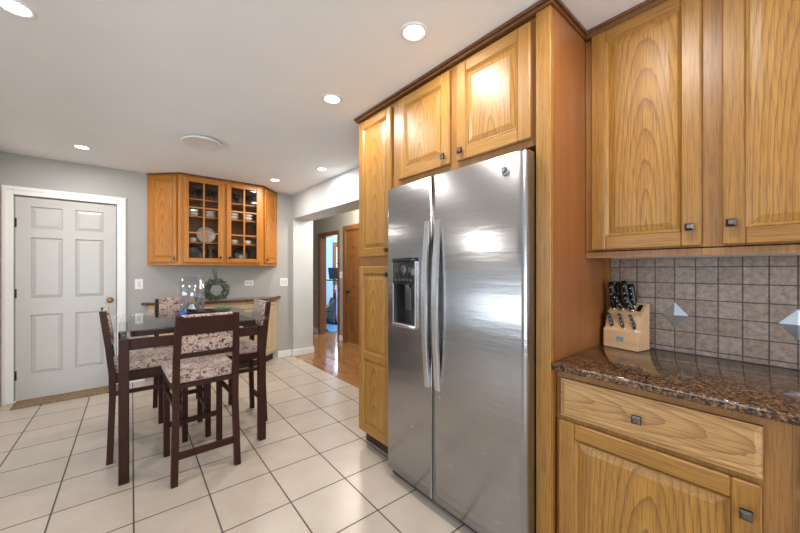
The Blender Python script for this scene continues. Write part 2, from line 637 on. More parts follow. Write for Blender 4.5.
# small blue room with a window
struct(MB().box(3.26, 4.75, 8.5, 8.62, 0, CE).box(5.65, 6.3, 8.5, 8.62, 0, CE).box(4.75, 5.65, 8.5, 8.62, 0, 0.95).box(4.75, 5.65, 8.5, 8.62, 2.02, CE).build('wall_room_back', wall_blue))
sbox('wall_room_right', wall_blue, 6.2, 6.3, 4.3, 8.5, 0, CE)
sbox('wall_room_left', wall_blue, 3.26, 6.2, 4.3, 4.4, 0, CE)
sbox('wall_room_front', wall_blue, 3.26, 3.27, 6.3, 8.5, 0, CE)


def window(name, frame_m, w, h, loc, rz, cols, rows):
    r = bpy.data.objects.new(name, None)
    COL.objects.link(r)
    r.location, r.rotation_euler = loc, (0, 0, rz)
    struct(r)
    f = MB()
    t = 0.06
    f.box(-w / 2, -w / 2 + t, -0.03, 0.05, 0, h).box(w / 2 - t, w / 2, -0.03, 0.05, 0, h)
    f.box(-w / 2 + t, w / 2 - t, -0.03, 0.05, 0, t).box(-w / 2 + t, w / 2 - t, -0.03, 0.05, h - t, h)
    for k in range(1, cols):
        x = -w / 2 + w * k / cols
        f.box(x - 0.02, x + 0.02, -0.02, 0.04, t, h - t)
    for k in range(1, rows):
        z = h * k / rows
        f.box(-w / 2 + t, w / 2 - t, -0.015, 0.035, z - 0.012, z + 0.012)
    # casing on the room side
    f.box(-w / 2 - 0.07, -w / 2, -0.08, -0.06, -0.07, h + 0.07).box(w / 2, w / 2 + 0.07, -0.08, -0.06, -0.07, h + 0.07)
    f.box(-w / 2, w / 2, -0.08, -0.06, h, h + 0.07).box(-w / 2, w / 2, -0.08, -0.06, -0.07, 0)
    f.build('window_frame', frame_m, r, loc=(0, 0, 0))
    MB().box(-w / 2 + t, w / 2 - t, 0.008, 0.012, t, h - t).build('pane', clear_glass, r)
    return r


window('window_1', white_trim, 4.0, 1.25, (-3.56, 2.35, 0.80), PI / 2, 4, 1)
window('window_2', white_trim, 2.7, 1.74, (-0.6, -2.66, 0.48), PI, 3, 1)
window('window_3', hall_v, 0.9, 1.07, (5.2, 8.56, 0.95), 0, 1, 2)

# baseboards and casings
BB = 0.095
sbox('baseboard_back', white_trim, 1.80, 2.0195, YB - 0.016, YB, 0, BB, bev=0.003)
struct(MB().box(2.004, 2.02, 4.862, 4.914, 0, BB, bev=0.003).box(2.02, 2.356, 4.862, 4.88, 0, BB, bev=0.003).box(2.34, 2.356, 4.88, 5.3, 0, BB).build('baseboard_jamb', white_trim))
sbox('baseboard_entry', white_trim, 0.06, 0.24, YB - 0.016, YB, 0, BB, bev=0.003)
struct(MB().box(3.124, HX, 5.335, 5.445, 0, BB).box(3.124, HX, 6.27, 7.6, 0, BB).build('baseboard_hall', white_trim))
sbox('trim_3', plank_m, 2.40, 2.46, 2.3, 7.6, 0, 0.006)

# white entry door with casing
struct(MB()
       .box(DX0 - 0.085, DX0 - 0.004, YB - 0.02, YB, 0, DTOP + 0.085, bev=0.004).box(DX1 + 0.004, DX1 + 0.085, YB - 0.02, YB, 0, DTOP + 0.085, bev=0.004)
       .box(DX0 - 0.004, DX1 + 0.004, YB - 0.02, YB, DTOP + 0.004, DTOP + 0.085, bev=0.004)
       .box(DX0 - 0.075, DX0 - 0.05, YB - 0.028, YB - 0.02, 0, DTOP + 0.075).box(DX1 + 0.05, DX1 + 0.075, YB - 0.028, YB - 0.02, 0, DTOP + 0.075)
       .box(DX0 - 0.05, DX1 + 0.05, YB - 0.028, YB - 0.02, DTOP + 0.05, DTOP + 0.075)
       .build('trim_1', white_trim))


def six_panel(name, mv, mh, w, h, parent, rows):
    """six-panel slab, centred on x, bottom at z = 0, front at y = 0 facing -y"""
    T = 0.035
    st, mid = 0.105, 0.095
    b = MB()
    b.box(-w / 2, -w / 2 + st, 0, T, 0, h, 0).box(w / 2 - st, w / 2, 0, T, 0, h, 0)
    px = (w - 2 * st - mid) / 2
    zs = []
    for z0, z1 in rows:
        for s in (-1, 1):
            xa = -w / 2 + st if s < 0 else mid / 2
            b.raised(xa, xa + px, z0, z1, 0.014, 0.004, 0.035, 0)
        b.box(-mid / 2, mid / 2, 0, T, z0, z1, 0)
        zs.append((z0, z1))
    edges = [0] + [q for r in sorted(zs) for q in r] + [h]
    for k in range(0, len(edges), 2):
        b.box(-w / 2 + st, w / 2 - st, 0, T, edges[k], edges[k + 1], 1)
    return b.build(name, [mv, mh], parent, loc=(0, 0, 0))


d1 = bpy.data.objects.new('door_1', None)
COL.objects.link(d1)
d1.location = ((DX0 + DX1) / 2, YB + 0.012, 0.008)
struct(d1)
tag(d1, 'white six-panel door in the back wall', 'door')
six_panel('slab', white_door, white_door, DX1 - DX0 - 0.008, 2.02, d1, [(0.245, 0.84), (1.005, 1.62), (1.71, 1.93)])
kn = MB().lathe([(0, 0), (0.031, 0), (0.031, 0.006), (0.012, 0.012), (0.011, 0.03), (0.024, 0.04), (0.028, 0.052), (0.022, 0.064), (0, 0.068)], 24,
                M=Matrix.Rotation(PI / 2, 4, 'X'))
kn.build('door_knob', brass, d1, loc=(0.325, 0, 0.955))
for z in (0.25, 1.06, 1.76):
    MB().box(-0.012, 0.010, -0.006, 0.0, -0.045, 0.045).lathe([(0, -0.045), (0.006, -0.045), (0.006, 0.045), (0, 0.045)], 10, M=Matrix.Translation((-0.004, -0.006, 0))).build('hinge', dark_metal, d1, loc=(-0.3775, 0, z))
tag(MB().box(-0.765, 0.02, 4.68, 4.915, 0.0005, 0.016, bev=0.004).build('door_mat', coir_m),
    'speckled brown mat on the floor before the white door', 'mat')
# oak casing on the left return
struct(MB().box(-0.87, -0.852, 4.73, 4.865, 0, 2.10).box(-1.0, -0.852, 4.70, 4.72, 0, 2.10).build('trim_2', oak_v))

# ------------------------------------------------------------------ cabinetry helpers (local frame: x across, front faces -y, z up)
RZ = -PI / 2   # faces -X


def knob(parent, x, z, y=0.0, s=1.0, m=None):
    q = 0.014 * s
    b = MB().box(-0.006, 0.006, -0.014, 0, -0.006, 0.006)
    b.hexa([(-q, -0.022, -q), (-q, -0.022, q), (-q, -0.014, -q), (-q, -0.014, q), (q, -0.022, -q), (q, -0.022, q), (q, -0.014, -q), (q, -0.014, q)])
    b.raised(-q, q, -q, q, -0.022, -0.029, q * 0.55)
    return b.build('knob', m or pewter, parent, loc=(x, y, z), recalc=True)


def panel_door(parent, x0, x1, z0, z1, yf, mats, name='door', sw=0.062, knob_at=None, mid=None, field=0.034, rot=0.0, org=None):
    """raised-panel door; front plane at y = yf. mats = (upright, level, panel)"""
    w, h, T = x1 - x0, z1 - z0, 0.020
    b = MB()
    e = 0.005
    b.box(-w / 2, -w / 2 + sw, 0, T, -h / 2, h / 2, 0, bev=e).box(w / 2 - sw, w / 2, 0, T, -h / 2, h / 2, 0, bev=e)
    zz = [(-h / 2, -h / 2 + sw), (h / 2 - sw, h / 2)]
    if mid is not None:
        zz.insert(1, (mid - (z0 + z1) / 2 - sw / 2, mid - (z0 + z1) / 2 + sw / 2))
    for a, c in zz:
        b.box(-w / 2 + sw - 0.001, w / 2 - sw + 0.001, 0.0005, T, a, c, 1, bev=e)
    # sloped sticking inside the frame
    for (a0, a1), (c0, c1) in zip(zz, zz[1:]):
        X0, X1, Z0, Z1 = -w / 2 + sw, w / 2 - sw, a1, c0
        s = 0.010
        for (p, q, r, t) in (((X0, Z0), (X1, Z0), (X1 - s, Z0 + s), (X0 + s, Z0 + s)), ((X1, Z0), (X1, Z1), (X1 - s, Z1 - s), (X1 - s, Z0 + s)),
                             ((X1, Z1), (X0, Z1), (X0 + s, Z1 - s), (X1 - s, Z1 - s)), ((X0, Z1), (X0, Z0), (X0 + s, Z0 + s), (X0 + s, Z1 - s))):
            b.quad([(p[0], 0.002, p[1]), (q[0], 0.002, q[1]), (r[0], 0.010, r[1]), (t[0], 0.010, t[1])], 0)
    loc = ((x0 + x1) / 2, yf, (z0 + z1) / 2) if org is None else org
    d = b.build(name, [mats[0], mats[1]], parent, loc=loc, rot=(0, 0, rot))
    for (a0, a1), (c0, c1) in zip(zz, zz[1:]):
        p = MB()
        pw, ph = w / 2 - sw - 0.004, (c0 - a1) / 2 - 0.004
        p.raised(-pw, pw, -ph, ph, 0.0125, 0.003, field, 0)
        p.build('panel', mats[2], d, loc=(0, 0, (a1 + c0) / 2))
    if knob_at:
        knob(d, knob_at[0] - (x0 + x1) / 2 if org is None else knob_at[0], knob_at[1] - (z0 + z1) / 2)
    return d


OAK = (oak_v, oak_h, oak_p)
FX = 1.394       # face-frame plane of the tall run; door fronts stand 2 cm proud


def lx(y, ref): return ref - y


# tall pantry cabinet
pan = thing('pantry_cabinet', 'tall narrow oak pantry cabinet with two stacked doors left of the steel refrigerator', 'cabinet', (FX, 2.123, 0), RZ)
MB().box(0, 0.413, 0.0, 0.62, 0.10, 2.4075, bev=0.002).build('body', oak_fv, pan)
MB().box(0.005, 0.408, 0.06, 0.62, 0, 0.10).build('toe_kick', toe_m, pan)
panel_door(pan, 0.022, 0.403, 1.395, 2.385, -0.02, OAK, knob_at=(0.370, 1.435), sw=0.055)
panel_door(pan, 0.022, 0.403, 0.115, 1.325, -0.02, OAK, knob_at=(0.370, 1.27), mid=0.675, sw=0.055)

# over-fridge cabinet
ovr = thing('over_fridge_cabinet', 'oak wall cabinet with two doors above the steel refrigerator', 'cabinet', (FX, 1.708, 0), RZ)
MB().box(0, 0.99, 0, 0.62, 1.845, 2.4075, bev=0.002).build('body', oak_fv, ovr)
panel_door(ovr, 1.708 - 1.645, 1.708 - 1.210, 1.878, 2.392, -0.02, OAK, knob_at=(1.708 - 1.245, 1.925))
panel_door(ovr, 1.708 - 1.160, 1.708 - 0.745, 1.878, 2.392, -0.02, OAK, knob_at=(1.708 - 1.125, 1.925))

# side panel right of the fridge
sp = thing('fridge_side_panel', 'full height oak end panel right of the steel refrigerator', 'panel', (1.375, 0.7175, 0), RZ)
MB().box(0, 0.064, 0, 0.03, 0.0, 2.4075, bev=0.002).build('face_stile', oak_v, sp)
MB().box(0.045, 0.066, 0.03, 0.645, 0.0, 2.4075).build('panel', oak_side, sp)

# wall cabinet on the right
wc = thing('wall_cabinet', 'oak wall cabinet with two doors over the tiled backsplash', 'cabinet', (1.73, 0.649, 0), RZ)
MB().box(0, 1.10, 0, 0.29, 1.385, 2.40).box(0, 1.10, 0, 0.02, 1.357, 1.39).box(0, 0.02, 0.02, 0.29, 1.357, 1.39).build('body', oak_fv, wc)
panel_door(wc, 0.649 - 0.620, 0.649 - 0.229, 1.393, 2.412, -0.02, OAK, knob_at=(0.649 - 0.26, 1.468))
panel_door(wc, 0.649 - 0.172, 0.649 + 0.23, 1.393, 2.412, -0.02, OAK, knob_at=(0.649 - 0.145, 1.472))
panel_door(wc, 0.649 + 0.27, 0.649 + 0.44, 1.393, 2.412, -0.02, OAK, sw=0.05)

# base cabinets
bc = thing('base_cabinet', 'oak base cabinet with one drawer over a door below the knife block', 'cabinet', (1.42, 0.648, 0), RZ)
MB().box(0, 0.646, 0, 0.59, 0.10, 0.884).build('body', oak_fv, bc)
MB().box(0, 0.646, 0.06, 0.59, 0, 0.10).build('toe_kick', toe_m, bc)


def drawer(parent, x0, x1, z0, z1, yf, kx=None):
    w, h = x1 - x0, z1 - z0
    b = MB().box(-w / 2, w / 2, 0.006, 0.02, -h / 2, h / 2)
    b.raised(-w / 2, w / 2, -h / 2, h / 2, 0.008, -0.001, 0.016)
    d = b.build('drawer', oak_d, parent, loc=((x0 + x1) / 2, yf, (z0 + z1) / 2))
    knob(d, 0 if kx is None else kx, 0, -0.001)
    return d


drawer(bc, 0.024, 0.592, 0.700, 0.852, -0.02, kx=-0.015)
panel_door(bc, 0.014, 0.590, 0.125, 0.680, -0.02, OAK, knob_at=(0.560, 0.593), sw=0.064)
bc2 = thing('base_cabinet', 'oak base cabinet cut off at the right edge beside the drawer base', 'cabinet', (1.42, 0.0015, 0), RZ)
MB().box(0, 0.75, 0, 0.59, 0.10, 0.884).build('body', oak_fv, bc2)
MB().box(0, 0.75, 0.06, 0.59, 0, 0.10).build('toe_kick', toe_m, bc2)
drawer(bc2, 0.022, 0.70, 0.700, 0.852, -0.02)
panel_door(bc2, 0.022, 0.70, 0.125, 0.680, -0.02, OAK, knob_at=(0.06, 0.593), sw=0.064)

# crown moulding around the tall run and the wall cabinets
cm = MB()
for (d, z0, z1) in ((0.008, 2.408, 2.424), (0.018, 2.424, 2.4385)):
    cm.box(1.375 - d, 2.014, 0.651 - d, 2.124 + d, z0, z1, bev=0.002)
cm.box(1.700, 2.014, -0.46, 0.639, 2.424, 2.4385, bev=0.002).box(1.706, 2.014, -0.46, 0.639, 2.4005, 2.424)
tag(cm.build('crown_moulding', oak_crown), 'shade-darkened brown crown moulding between the oak cabinets and the ceiling above the refrigerator', 'moulding')

# granite worktop
tag(MB().box(1.375, 2.012, -0.75, 0.649, 0.885, 0.915, bev=0.005, seg=2).build('countertop', granite_m),
    'polished brown speckled granite worktop under the tiled backsplash', 'countertop')

# tiled backsplash with metal pyramid inlays (local x runs toward the viewer)
bs = MB().box(-0.0, 1.40, 0.0, 0.008, 0.9155, 1.357).build('backsplash', splash_m, loc=(XR - 0.0085, 0.630, 0), rot=(0, 0, RZ))
# align grout: object-local x = 0.630 - Y ; z is world height
struct(bs)
for i, yc in enumerate((0.363, -0.012)):
    q = 0.056
    b = MB()
    c = b.bm.verts.new((0, -0.014, 0))
    r = [b.bm.verts.new(p) for p in ((q * 0.9, 0, 0), (0, 0, q * 1.08), (-q * 0.9, 0, 0), (0, 0, -q * 1.08))]
    for k in range(4):
        b.bm.faces.new((c, r[(k + 1) % 4], r[k]))
    b.bm.faces.new(r)
    b.build('metal_inlay', inlay_m, bs, loc=(0.630 - yc, -0.0005, 1.0875), recalc=True)
sbox('trim_4', oak_v, XR - 0.02, XR, 0.632, 0.6505, 0.916, 1.357)

# ------------------------------------------------------------------ refrigerator
FXF = 1.290
fr = thing('refrigerator', 'stainless steel side by side refrigerator with ice dispenser', 'refrigerator', (FXF, 1.658, 0), RZ)
FW = 0.938       # width; local x 0..FW toward the viewer
SEAM = 0.402
MB().box(0.004, FW - 0.004, 0.085, 0.69, 0.025, 1.79).build('body', steel_side, fr)
MB().box(0.01, FW - 0.01, 0.045, 0.085, 0.015, 0.055).build('base_grille', black_plastic, fr)
for x in (0.05, FW - 0.05):
    MB().lathe([(0, 0), (0.018, 0), (0.018, 0.025), (0, 0.025)], 16).build('foot', black_plastic, fr, loc=(x, 0.12, 0))
    MB().box(-0.04, 0.04, 0.0, 0.09, 0, 0.02, bev=0.004).build('hinge_cover', charcoal, fr, loc=(x, 0.05, 1.795))


def depth(x):
    """front contour of both doors: a shallow bow with rounded outer edges"""
    t = (x - FW / 2) / (FW / 2)
    d = 0.010 * t * t
    e, R = (x, 0.009) if x < FW / 2 else (FW - x, 0.03)
    if e < R:
        d += R - math.sqrt(max(0, R * R - (R - e) ** 2))
    return d


def fridge_door(x0, x1, z0, z1, hole=None):
    xs = set([x0, x1])
    for k in range(25):
        xs.add(x0 + (x1 - x0) * k / 24)
    for e in (0.001, 0.003, 0.006, 0.01, 0.015, 0.021, 0.028):
        for q in (e, FW - e):
            if x0 < q < x1: xs.add(q)
    zs = [z0, z0 + 0.004, z1 - 0.004, z1]
    if hole:
        xs |= {hole[0], hole[1]}
        zs += [hole[2], hole[3]]
    xs, zs = sorted(xs), sorted(zs)
    b = MB()
    V = {}
    for i, x in enumerate(xs):
        for j, z in enumerate(zs):
            sn = 0.004 if z in (z0, z1) else 0.0
            V[i, j] = b.bm.verts.new((x, depth(x) + sn, z))
    for i in range(len(xs) - 1):
        for j in range(len(zs) - 1):
            if hole and hole[0] <= xs[i] and xs[i + 1] <= hole[1] and hole[2] <= zs[j] and zs[j + 1] <= hole[3]:
                continue
            f = b.bm.faces.new((V[i, j], V[i + 1, j], V[i + 1, j + 1], V[i, j + 1]))
            f.smooth = True
    D = 0.075
    B = {}
    for i, x in enumerate(xs):
        for j in (0, len(zs) - 1):
            B[i, j] = b.bm.verts.new((x, D, zs[j]))
    nz = len(zs) - 1
    for i in range(len(xs) - 1):
        b.bm.faces.new((V[i, 0], B[i, 0], B[i + 1, 0], V[i + 1, 0]))
        b.bm.faces.new((V[i, nz], V[i + 1, nz], B[i + 1, nz], B[i, nz]))
    n = len(xs) - 1
    b.bm.faces.new([V[0, j] for j in range(nz + 1)] + [B[0, nz], B[0, 0]])
    b.bm.faces.new([V[n, j] for j in range(nz, -1, -1)] + [B[n, 0], B[n, nz]])
    b.bm.faces.new([B[0, 0], B[0, nz], B[n, nz], B[n, 0]])
    return b


H = (0.082, 0.275, 0.975, 1.365)
ld = fridge_door(0.0, SEAM, 0.060, 1.808, H).build('door', steel_m, fr, loc=(0, 0, 0), recalc=False)
rd = fridge_door(SEAM + 0.007, FW, 0.060, 1.808).build('door', steel_m, fr, loc=(0, 0, 0), recalc=False)
tag(ld, 'left door with dispenser')
# dispenser
dp = MB()
hx0, hx1, hz0, hz1 = H
yb = 0.068
dp.quad([(hx0, yb, hz0), (hx1, yb, hz0), (hx1, yb, hz1), (hx0, yb, hz1)])
dp.quad([(hx0, 0.004, hz0), (hx0, 0.004, hz1), (hx0, yb, hz1), (hx0, yb, hz0)])
dp.quad([(hx1, 0.004, hz0), (hx1, yb, hz0), (hx1, yb, hz1), (hx1, 0.004, hz1)])
dp.quad([(hx0, 0.004, hz0), (hx0, yb, hz0), (hx1, yb, hz0), (hx1, 0.004, hz0)])
dsp = dp.build('dispenser', charcoal, ld, loc=(0, 0, 0))
MB().box(hx0 - 0.004, hx1 + 0.004, -0.014, 0.05, 1.215, 1.352, bev=0.008, seg=2).box(hx0 - 0.006, hx1 + 0.006, -0.018, 0.01, 1.348, 1.372, bev=0.006, seg=2).build('control_panel', plain('glossy_black_panel', (34, 35, 37), 0.12), dsp)
cp = MB()
random.seed(4)
for k in range(5):
    cp.box(hx0 + 0.018 + k * 0.034, hx0 + 0.040 + k * 0.034, -0.0165, -0.013, 1.235, 1.250, bev=0.001)
cp.lathe([(0, 0), (0.028, 0), (0.028, 0.004), (0.022, 0.006), (0, 0.006)], 24, M=Matrix.Translation(((hx0 + hx1) / 2, -0.013, 1.30)) @ Matrix.Rotation(PI / 2, 4, 'X'))
cp.box(hx0 + 0.02, hx0 + 0.05, -0.0165, -0.013, 1.285, 1.315, bev=0.001).box(hx1 - 0.05, hx1 - 0.02, -0.0165, -0.013, 1.285, 1.315, bev=0.001)
cp.build('control_buttons', pewter, dsp)
MB().box(0.15, 0.20, 0.025, 0.04, 1.06, 1.20, bev=0.006).lathe([(0.012, 0), (0.018, 0.02), (0.018, 0.05)], 16, M=Matrix.Translation((0.175, 0.03, 1.17))).build('lever', pewter, dsp)
MB().box(hx0 - 0.006, hx1 + 0.006, -0.018, 0.06, 0.962, 0.984, bev=0.006, seg=2).box(hx0 - 0.008, hx0 + 0.004, -0.012, 0.02, 0.97, 1.352, bev=0.004).box(hx1 - 0.004, hx1 + 0.008, -0.012, 0.02, 0.97, 1.352, bev=0.004).build('bezel', steel_h, dsp)


def handle(parent, x):
    b = MB()
    n = 18
    P = []
    for k in range(n + 1):
        t = k / n
        z = 0.665 + (1.565 - 0.665) * t
        bow = 0.026 * math.sin(PI * t)
        P.append((-0.012 - bow, z))
    w, th = 0.038, 0.017
    rings = []
    for (y, z) in P:
        rings.append([b.bm.verts.new(p) for p in ((x - w / 2, y + th, z), (x - w / 2, y + 0.004, z), (x - w / 2 + 0.006, y, z), (x + w / 2 - 0.006, y, z), (x + w / 2, y + 0.004, z), (x + w / 2, y + th, z))])
    for a, c in zip(rings, rings[1:]):
        for k in range(6):
            f = b.bm.faces.new((a[k], a[(k + 1) % 6], c[(k + 1) % 6], c[k]))
    b.bm.faces.new(rings[0][::-1])
    b.bm.faces.new(rings[-1])
    b.box(x - 0.014, x + 0.014, -0.006, 0.02, 0.668, 0.705, 0, 0.003).box(x - 0.014, x + 0.014, -0.006, 0.02, 1.525, 1.562, 0, 0.003)
    return b.build('handle', steel_h, parent, recalc=True)


handle(ld, SEAM - 0.034)
handle(rd, SEAM + 0.045)
# round monogram badge
bd = MB().lathe([(0, 0), (0.019, 0), (0.019, 0.003), (0.0165, 0.004), (0.0165, 0.0025), (0, 0.0025)], 32, M=Matrix.Rotation(PI / 2, 4, 'X'))
bdo = bd.build('badge', steel_h, rd, loc=(1.655 - 0.815, depth(0.84) - 0.0005, 1.736))
lg = MB()
for cx, sgn in ((-0.005, 1), (0.0055, -1)):
    pts = []
    for k in range(15):
        a = math.radians(50 + k * 20)
        rr = 0.0062
        pts.append((cx + rr * 0.75 * math.cos(a), -0.0042, rr * math.sin(a)))
    lg.tube(pts, 0.0009, 6)
lg.tube([(-0.005, -0.0042, 0.0), (-0.001, -0.0042, -0.001), (-0.002, -0.0042, -0.006)], 0.0009, 6)
lg.tube([(0.001, -0.0042, 0.0), (0.006, -0.0042, 0.0008)], 0.0009, 6)
lg.build('monogram', charcoal, bdo, loc=(0, 0, 0))

# ------------------------------------------------------------------ hutch: wall cabinet, base cabinet, top
HUT = (hut_v, hut_h, hut_p)
hc = thing('display_cabinet', 'amber oak corner-cut wall cabinet with glass doors above the small granite counter', 'cabinet', (1.0275, YB, 0), 0)
hw, fw2, dp_ = 0.765, 0.468, 0.285     # half width at wall, half width of front, depth
zb, zt = 1.357, 2.4255
poly = [(-hw, -0.001), (-fw2, -dp_), (fw2, -dp_), (hw, -0.001)]
b = MB()
b.prism(poly, zb, zb + 0.035, 0)                       # bottom
b.prism(poly, zt - 0.03, zt, 0)                        # top
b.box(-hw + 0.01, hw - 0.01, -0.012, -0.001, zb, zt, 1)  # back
# angled side panels
for s in (-1, 1):
    p = [(s * hw, -0.001), (s * fw2, -dp_), (s * (fw2 - 0.014), -dp_ + 0.014), (s * (hw - 0.03), -0.001)]
    b.prism(p if s > 0 else p[::-1], zb + 0.035, zt - 0.03, 0)
# face frame of the front
b.box(-fw2, -fw2 + 0.045, -dp_, -dp_ + 0.018, zb + 0.035, zt - 0.03, 0).box(fw2 - 0.045, fw2, -dp_, -dp_ + 0.018, zb + 0.035, zt - 0.03, 0)
b.box(-0.032, 0.032, -dp_, -dp_ + 0.018, zb + 0.035, zt - 0.03, 0)
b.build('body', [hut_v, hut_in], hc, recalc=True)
for z in (1.64, 1.955, 2.165):
    MB().prism([(-fw2 - 0.1, -0.02), (-fw2 + 0.01, -dp_ + 0.03), (fw2 - 0.01, -dp_ + 0.03), (fw2 + 0.1, -0.02)], z - 0.014, z).build('shelf', hut_h, hc)
a45 = math.atan2(dp_, hw - fw2)
side_len = math.hypot(dp_, hw - fw2)
for s in (-1, 1):
    mx, my = s * (hw + fw2) / 2, -dp_ / 2
    rot = -s * -a45 if s < 0 else a45
    rot = s * a45
    nx, ny = s * math.sin(a45), -math.cos(a45)
    wd = side_len - 0.075
    org = (mx + nx * 0.021, my + ny * 0.021, (zb + 0.035 + zt - 0.02) / 2)
    kx = (wd / 2 - 0.03) * (1 if s < 0 else -1)
    panel_door(hc, -wd / 2, wd / 2, zb + 0.035, zt - 0.02, 0, HUT, sw=0.05, field=0.028, rot=rot, org=org, knob_at=(kx, 1.44))


def glass_door(x0, x1, z0, z1, kx):
    w, h, sw, T = x1 - x0, z1 - z0, 0.052, 0.02
    b = MB()
    b.box(-w / 2, -w / 2 + sw, 0, T, -h / 2, h / 2, 0, 0.003).box(w / 2 - sw, w / 2, 0, T, -h / 2, h / 2, 0, 0.003)
    b.box(-w / 2 + sw, w / 2 - sw, 0, T, -h / 2, -h / 2 + sw, 1, 0.003).box(-w / 2 + sw, w / 2 - sw, 0, T, h / 2 - sw, h / 2, 1, 0.003)
    d = b.build('door', [hut_v, hut_h], hc, loc=((x0 + x1) / 2, -dp_ - 0.021, (z0 + z1) / 2))
    mb = MB().box(-0.009, 0.009, 0.002, 0.014, -h / 2 + sw, h / 2 - sw)
    H0, H1 = -h / 2 + sw, h / 2 - sw
    for k in (1, 2):
        z = H0 + (H1 - H0) * k / 3
        mb.box(-w / 2 + sw, w / 2 - sw, 0.003, 0.013, z - 0.009, z + 0.009)
    mb.build('muntin_bars', hut_h, d, loc=(0, 0, 0))
    MB().box(-w / 2 + sw - 0.004, w / 2 - sw + 0.004, 0.014, 0.017, H0 - 0.004, H1 + 0.004).build('pane', pane_glass, d)
    knob(d, kx, 1.455 - (z0 + z1) / 2, s=0.9, m=dark_metal)


glass_door(-0.438, -0.022, zb + 0.035, zt - 0.02, 0.178)
glass_door(0.022, 0.438, zb + 0.035, zt - 0.02, -0.178)
MB().prism([(-hw - 0.008, -0.0015), (-fw2 - 0.01, -dp_ - 0.026), (fw2 + 0.01, -dp_ - 0.026), (hw + 0.008, -0.0015)], 2.426, 2.4385).build('crown', oak_crown, hc)

hb = thing('buffet_cabinet', 'oak corner-cut base cabinet in daylight-paled colour below the glass-door wall cabinet', 'cabinet', (1.0275, YB, 0), 0)
hw2, fw3, dp2 = 0.755, 0.458, 0.275
MB().prism([(-hw2, -0.0005), (-fw3, -dp2), (fw3, -dp2), (hw2, -0.0005)], 0.10, 0.884).build('body', daylit_v, hb)
MB().prism([(-hw2 + 0.05, -0.0005), (-fw3 + 0.02, -dp2 + 0.06), (fw3 - 0.02, -dp2 + 0.06), (hw2 - 0.05, -0.0005)], 0, 0.10).build('toe_kick', toe_m, hb)
DAYLIT = (daylit_v, daylit_h, daylit_v)
al = math.atan2(dp2, hw2 - fw3)
sl = math.hypot(dp2, hw2 - fw3)
for s in (-1, 1):
    org = (s * (hw2 + fw3) / 2 + s * math.sin(al) * 0.021, -dp2 / 2 - math.cos(al) * 0.021, 0.49)
    panel_door(hb, -sl / 2 + 0.035, sl / 2 - 0.035, 0.13, 0.85, 0, DAYLIT, sw=0.05, field=0.026, rot=s * al, org=org)
panel_door(hb, -0.44, -0.01, 0.13, 0.85, -dp2 - 0.021, DAYLIT, knob_at=(-0.045, 0.78))
panel_door(hb, 0.01, 0.44, 0.13, 0.85, -dp2 - 0.021, DAYLIT, knob_at=(0.045, 0.78))
tag(MB().prism([(0.205, YB - 0.001), (0.515, YB - 0.325), (1.54, YB - 0.325), (1.85, YB - 0.001)], 0.885, 0.917, bev=0.004).build('countertop', granite_m),
    'dark granite top with cut corners on the buffet cabinet', 'countertop')

# ------------------------------------------------------------------ dishes behind the glass doors
def goblet():
    return MB().lathe([(0, 0), (0.03, 0), (0.03, 0.003), (0.005, 0.008), (0.004, 0.06), (0.028, 0.078), (0.036, 0.105), (0.033, 0.145), (0.031, 0.145), (0.034, 0.105), (0.026, 0.081), (0, 0.068)], 20)


g0 = goblet().build('goblet', smoke_glass, loc=(0, 0, 0))
tag(g0, 'smoky stemmed goblet on the top shelf behind a glass door', 'glass', 'goblets on the top shelf')
gs = [(0.69, 4.76), (0.77, 4.80), (0.88, 4.77), (0.94, 4.81), (1.13, 4.77), (1.21, 4.81), (1.30, 4.76), (1.38, 4.80)]
for i, (x, y) in enumerate(gs):
    o = g0 if i == 0 else g0.copy()
    if i: COL.objects.link(o)
    o.location = (x, y, 2.1652)


def bowl_mesh(r, h):
    return MB().lathe([(0, 0.0), (r * 0.45, 0.0), (r * 0.5, 0.006), (r * 0.85, h * 0.5), (r, h), (r - 0.004, h), (r * 0.8, h * 0.5), (r * 0.4, 0.01), (0, 0.01)], 24)


bowl0 = bowl_mesh(0.062, 0.045).build('bowl', china, loc=(0, 0, 0))
k = 0
for x, nm in ((0.70, 'at the left end of'), (0.89, 'left of the centre stile on'), (1.16, 'right of the centre stile on'), (1.34, 'at the right end of')):
    for lv, wd in ((0, 'lower'), (1, 'upper')):
        o = bowl0 if k == 0 else bowl0.copy()
        if k: COL.objects.link(o)
        k += 1
        o.location = (x, 4.775, 1.9552 + lv * 0.0405)
        tag(o, f'{wd} white bowl of the pair {nm} the second shelf', 'bowl', 'white bowls on the second shelf')


def plate_mesh(r):
    return MB().lathe([(0, 0), (r * 0.6, 0), (r, 0.014), (r, 0.017), (r * 0.6, 0.004), (0, 0.004)], 32)


tag(plate_mesh(0.105).build('plate', china, loc=(0.855, 4.845, 1.7435), rot=(PI / 2 - 0.22, 0, 0)), 'white plate standing upright on the third shelf behind left glass door', 'plate')
for i, (x, r, lab) in enumerate(((0.71, 0.115, 'dark stoneware plate standing at the bottom left of the glass cabinet'), (1.28, 0.112, 'dark stoneware plate standing at the bottom behind the right glass door'))):
    tag(plate_mesh(r).build('plate', dark_china, loc=(x, 4.84, 1.392 + r * 0.98), rot=(PI / 2 - 0.22, 0, 0)), lab, 'plate')


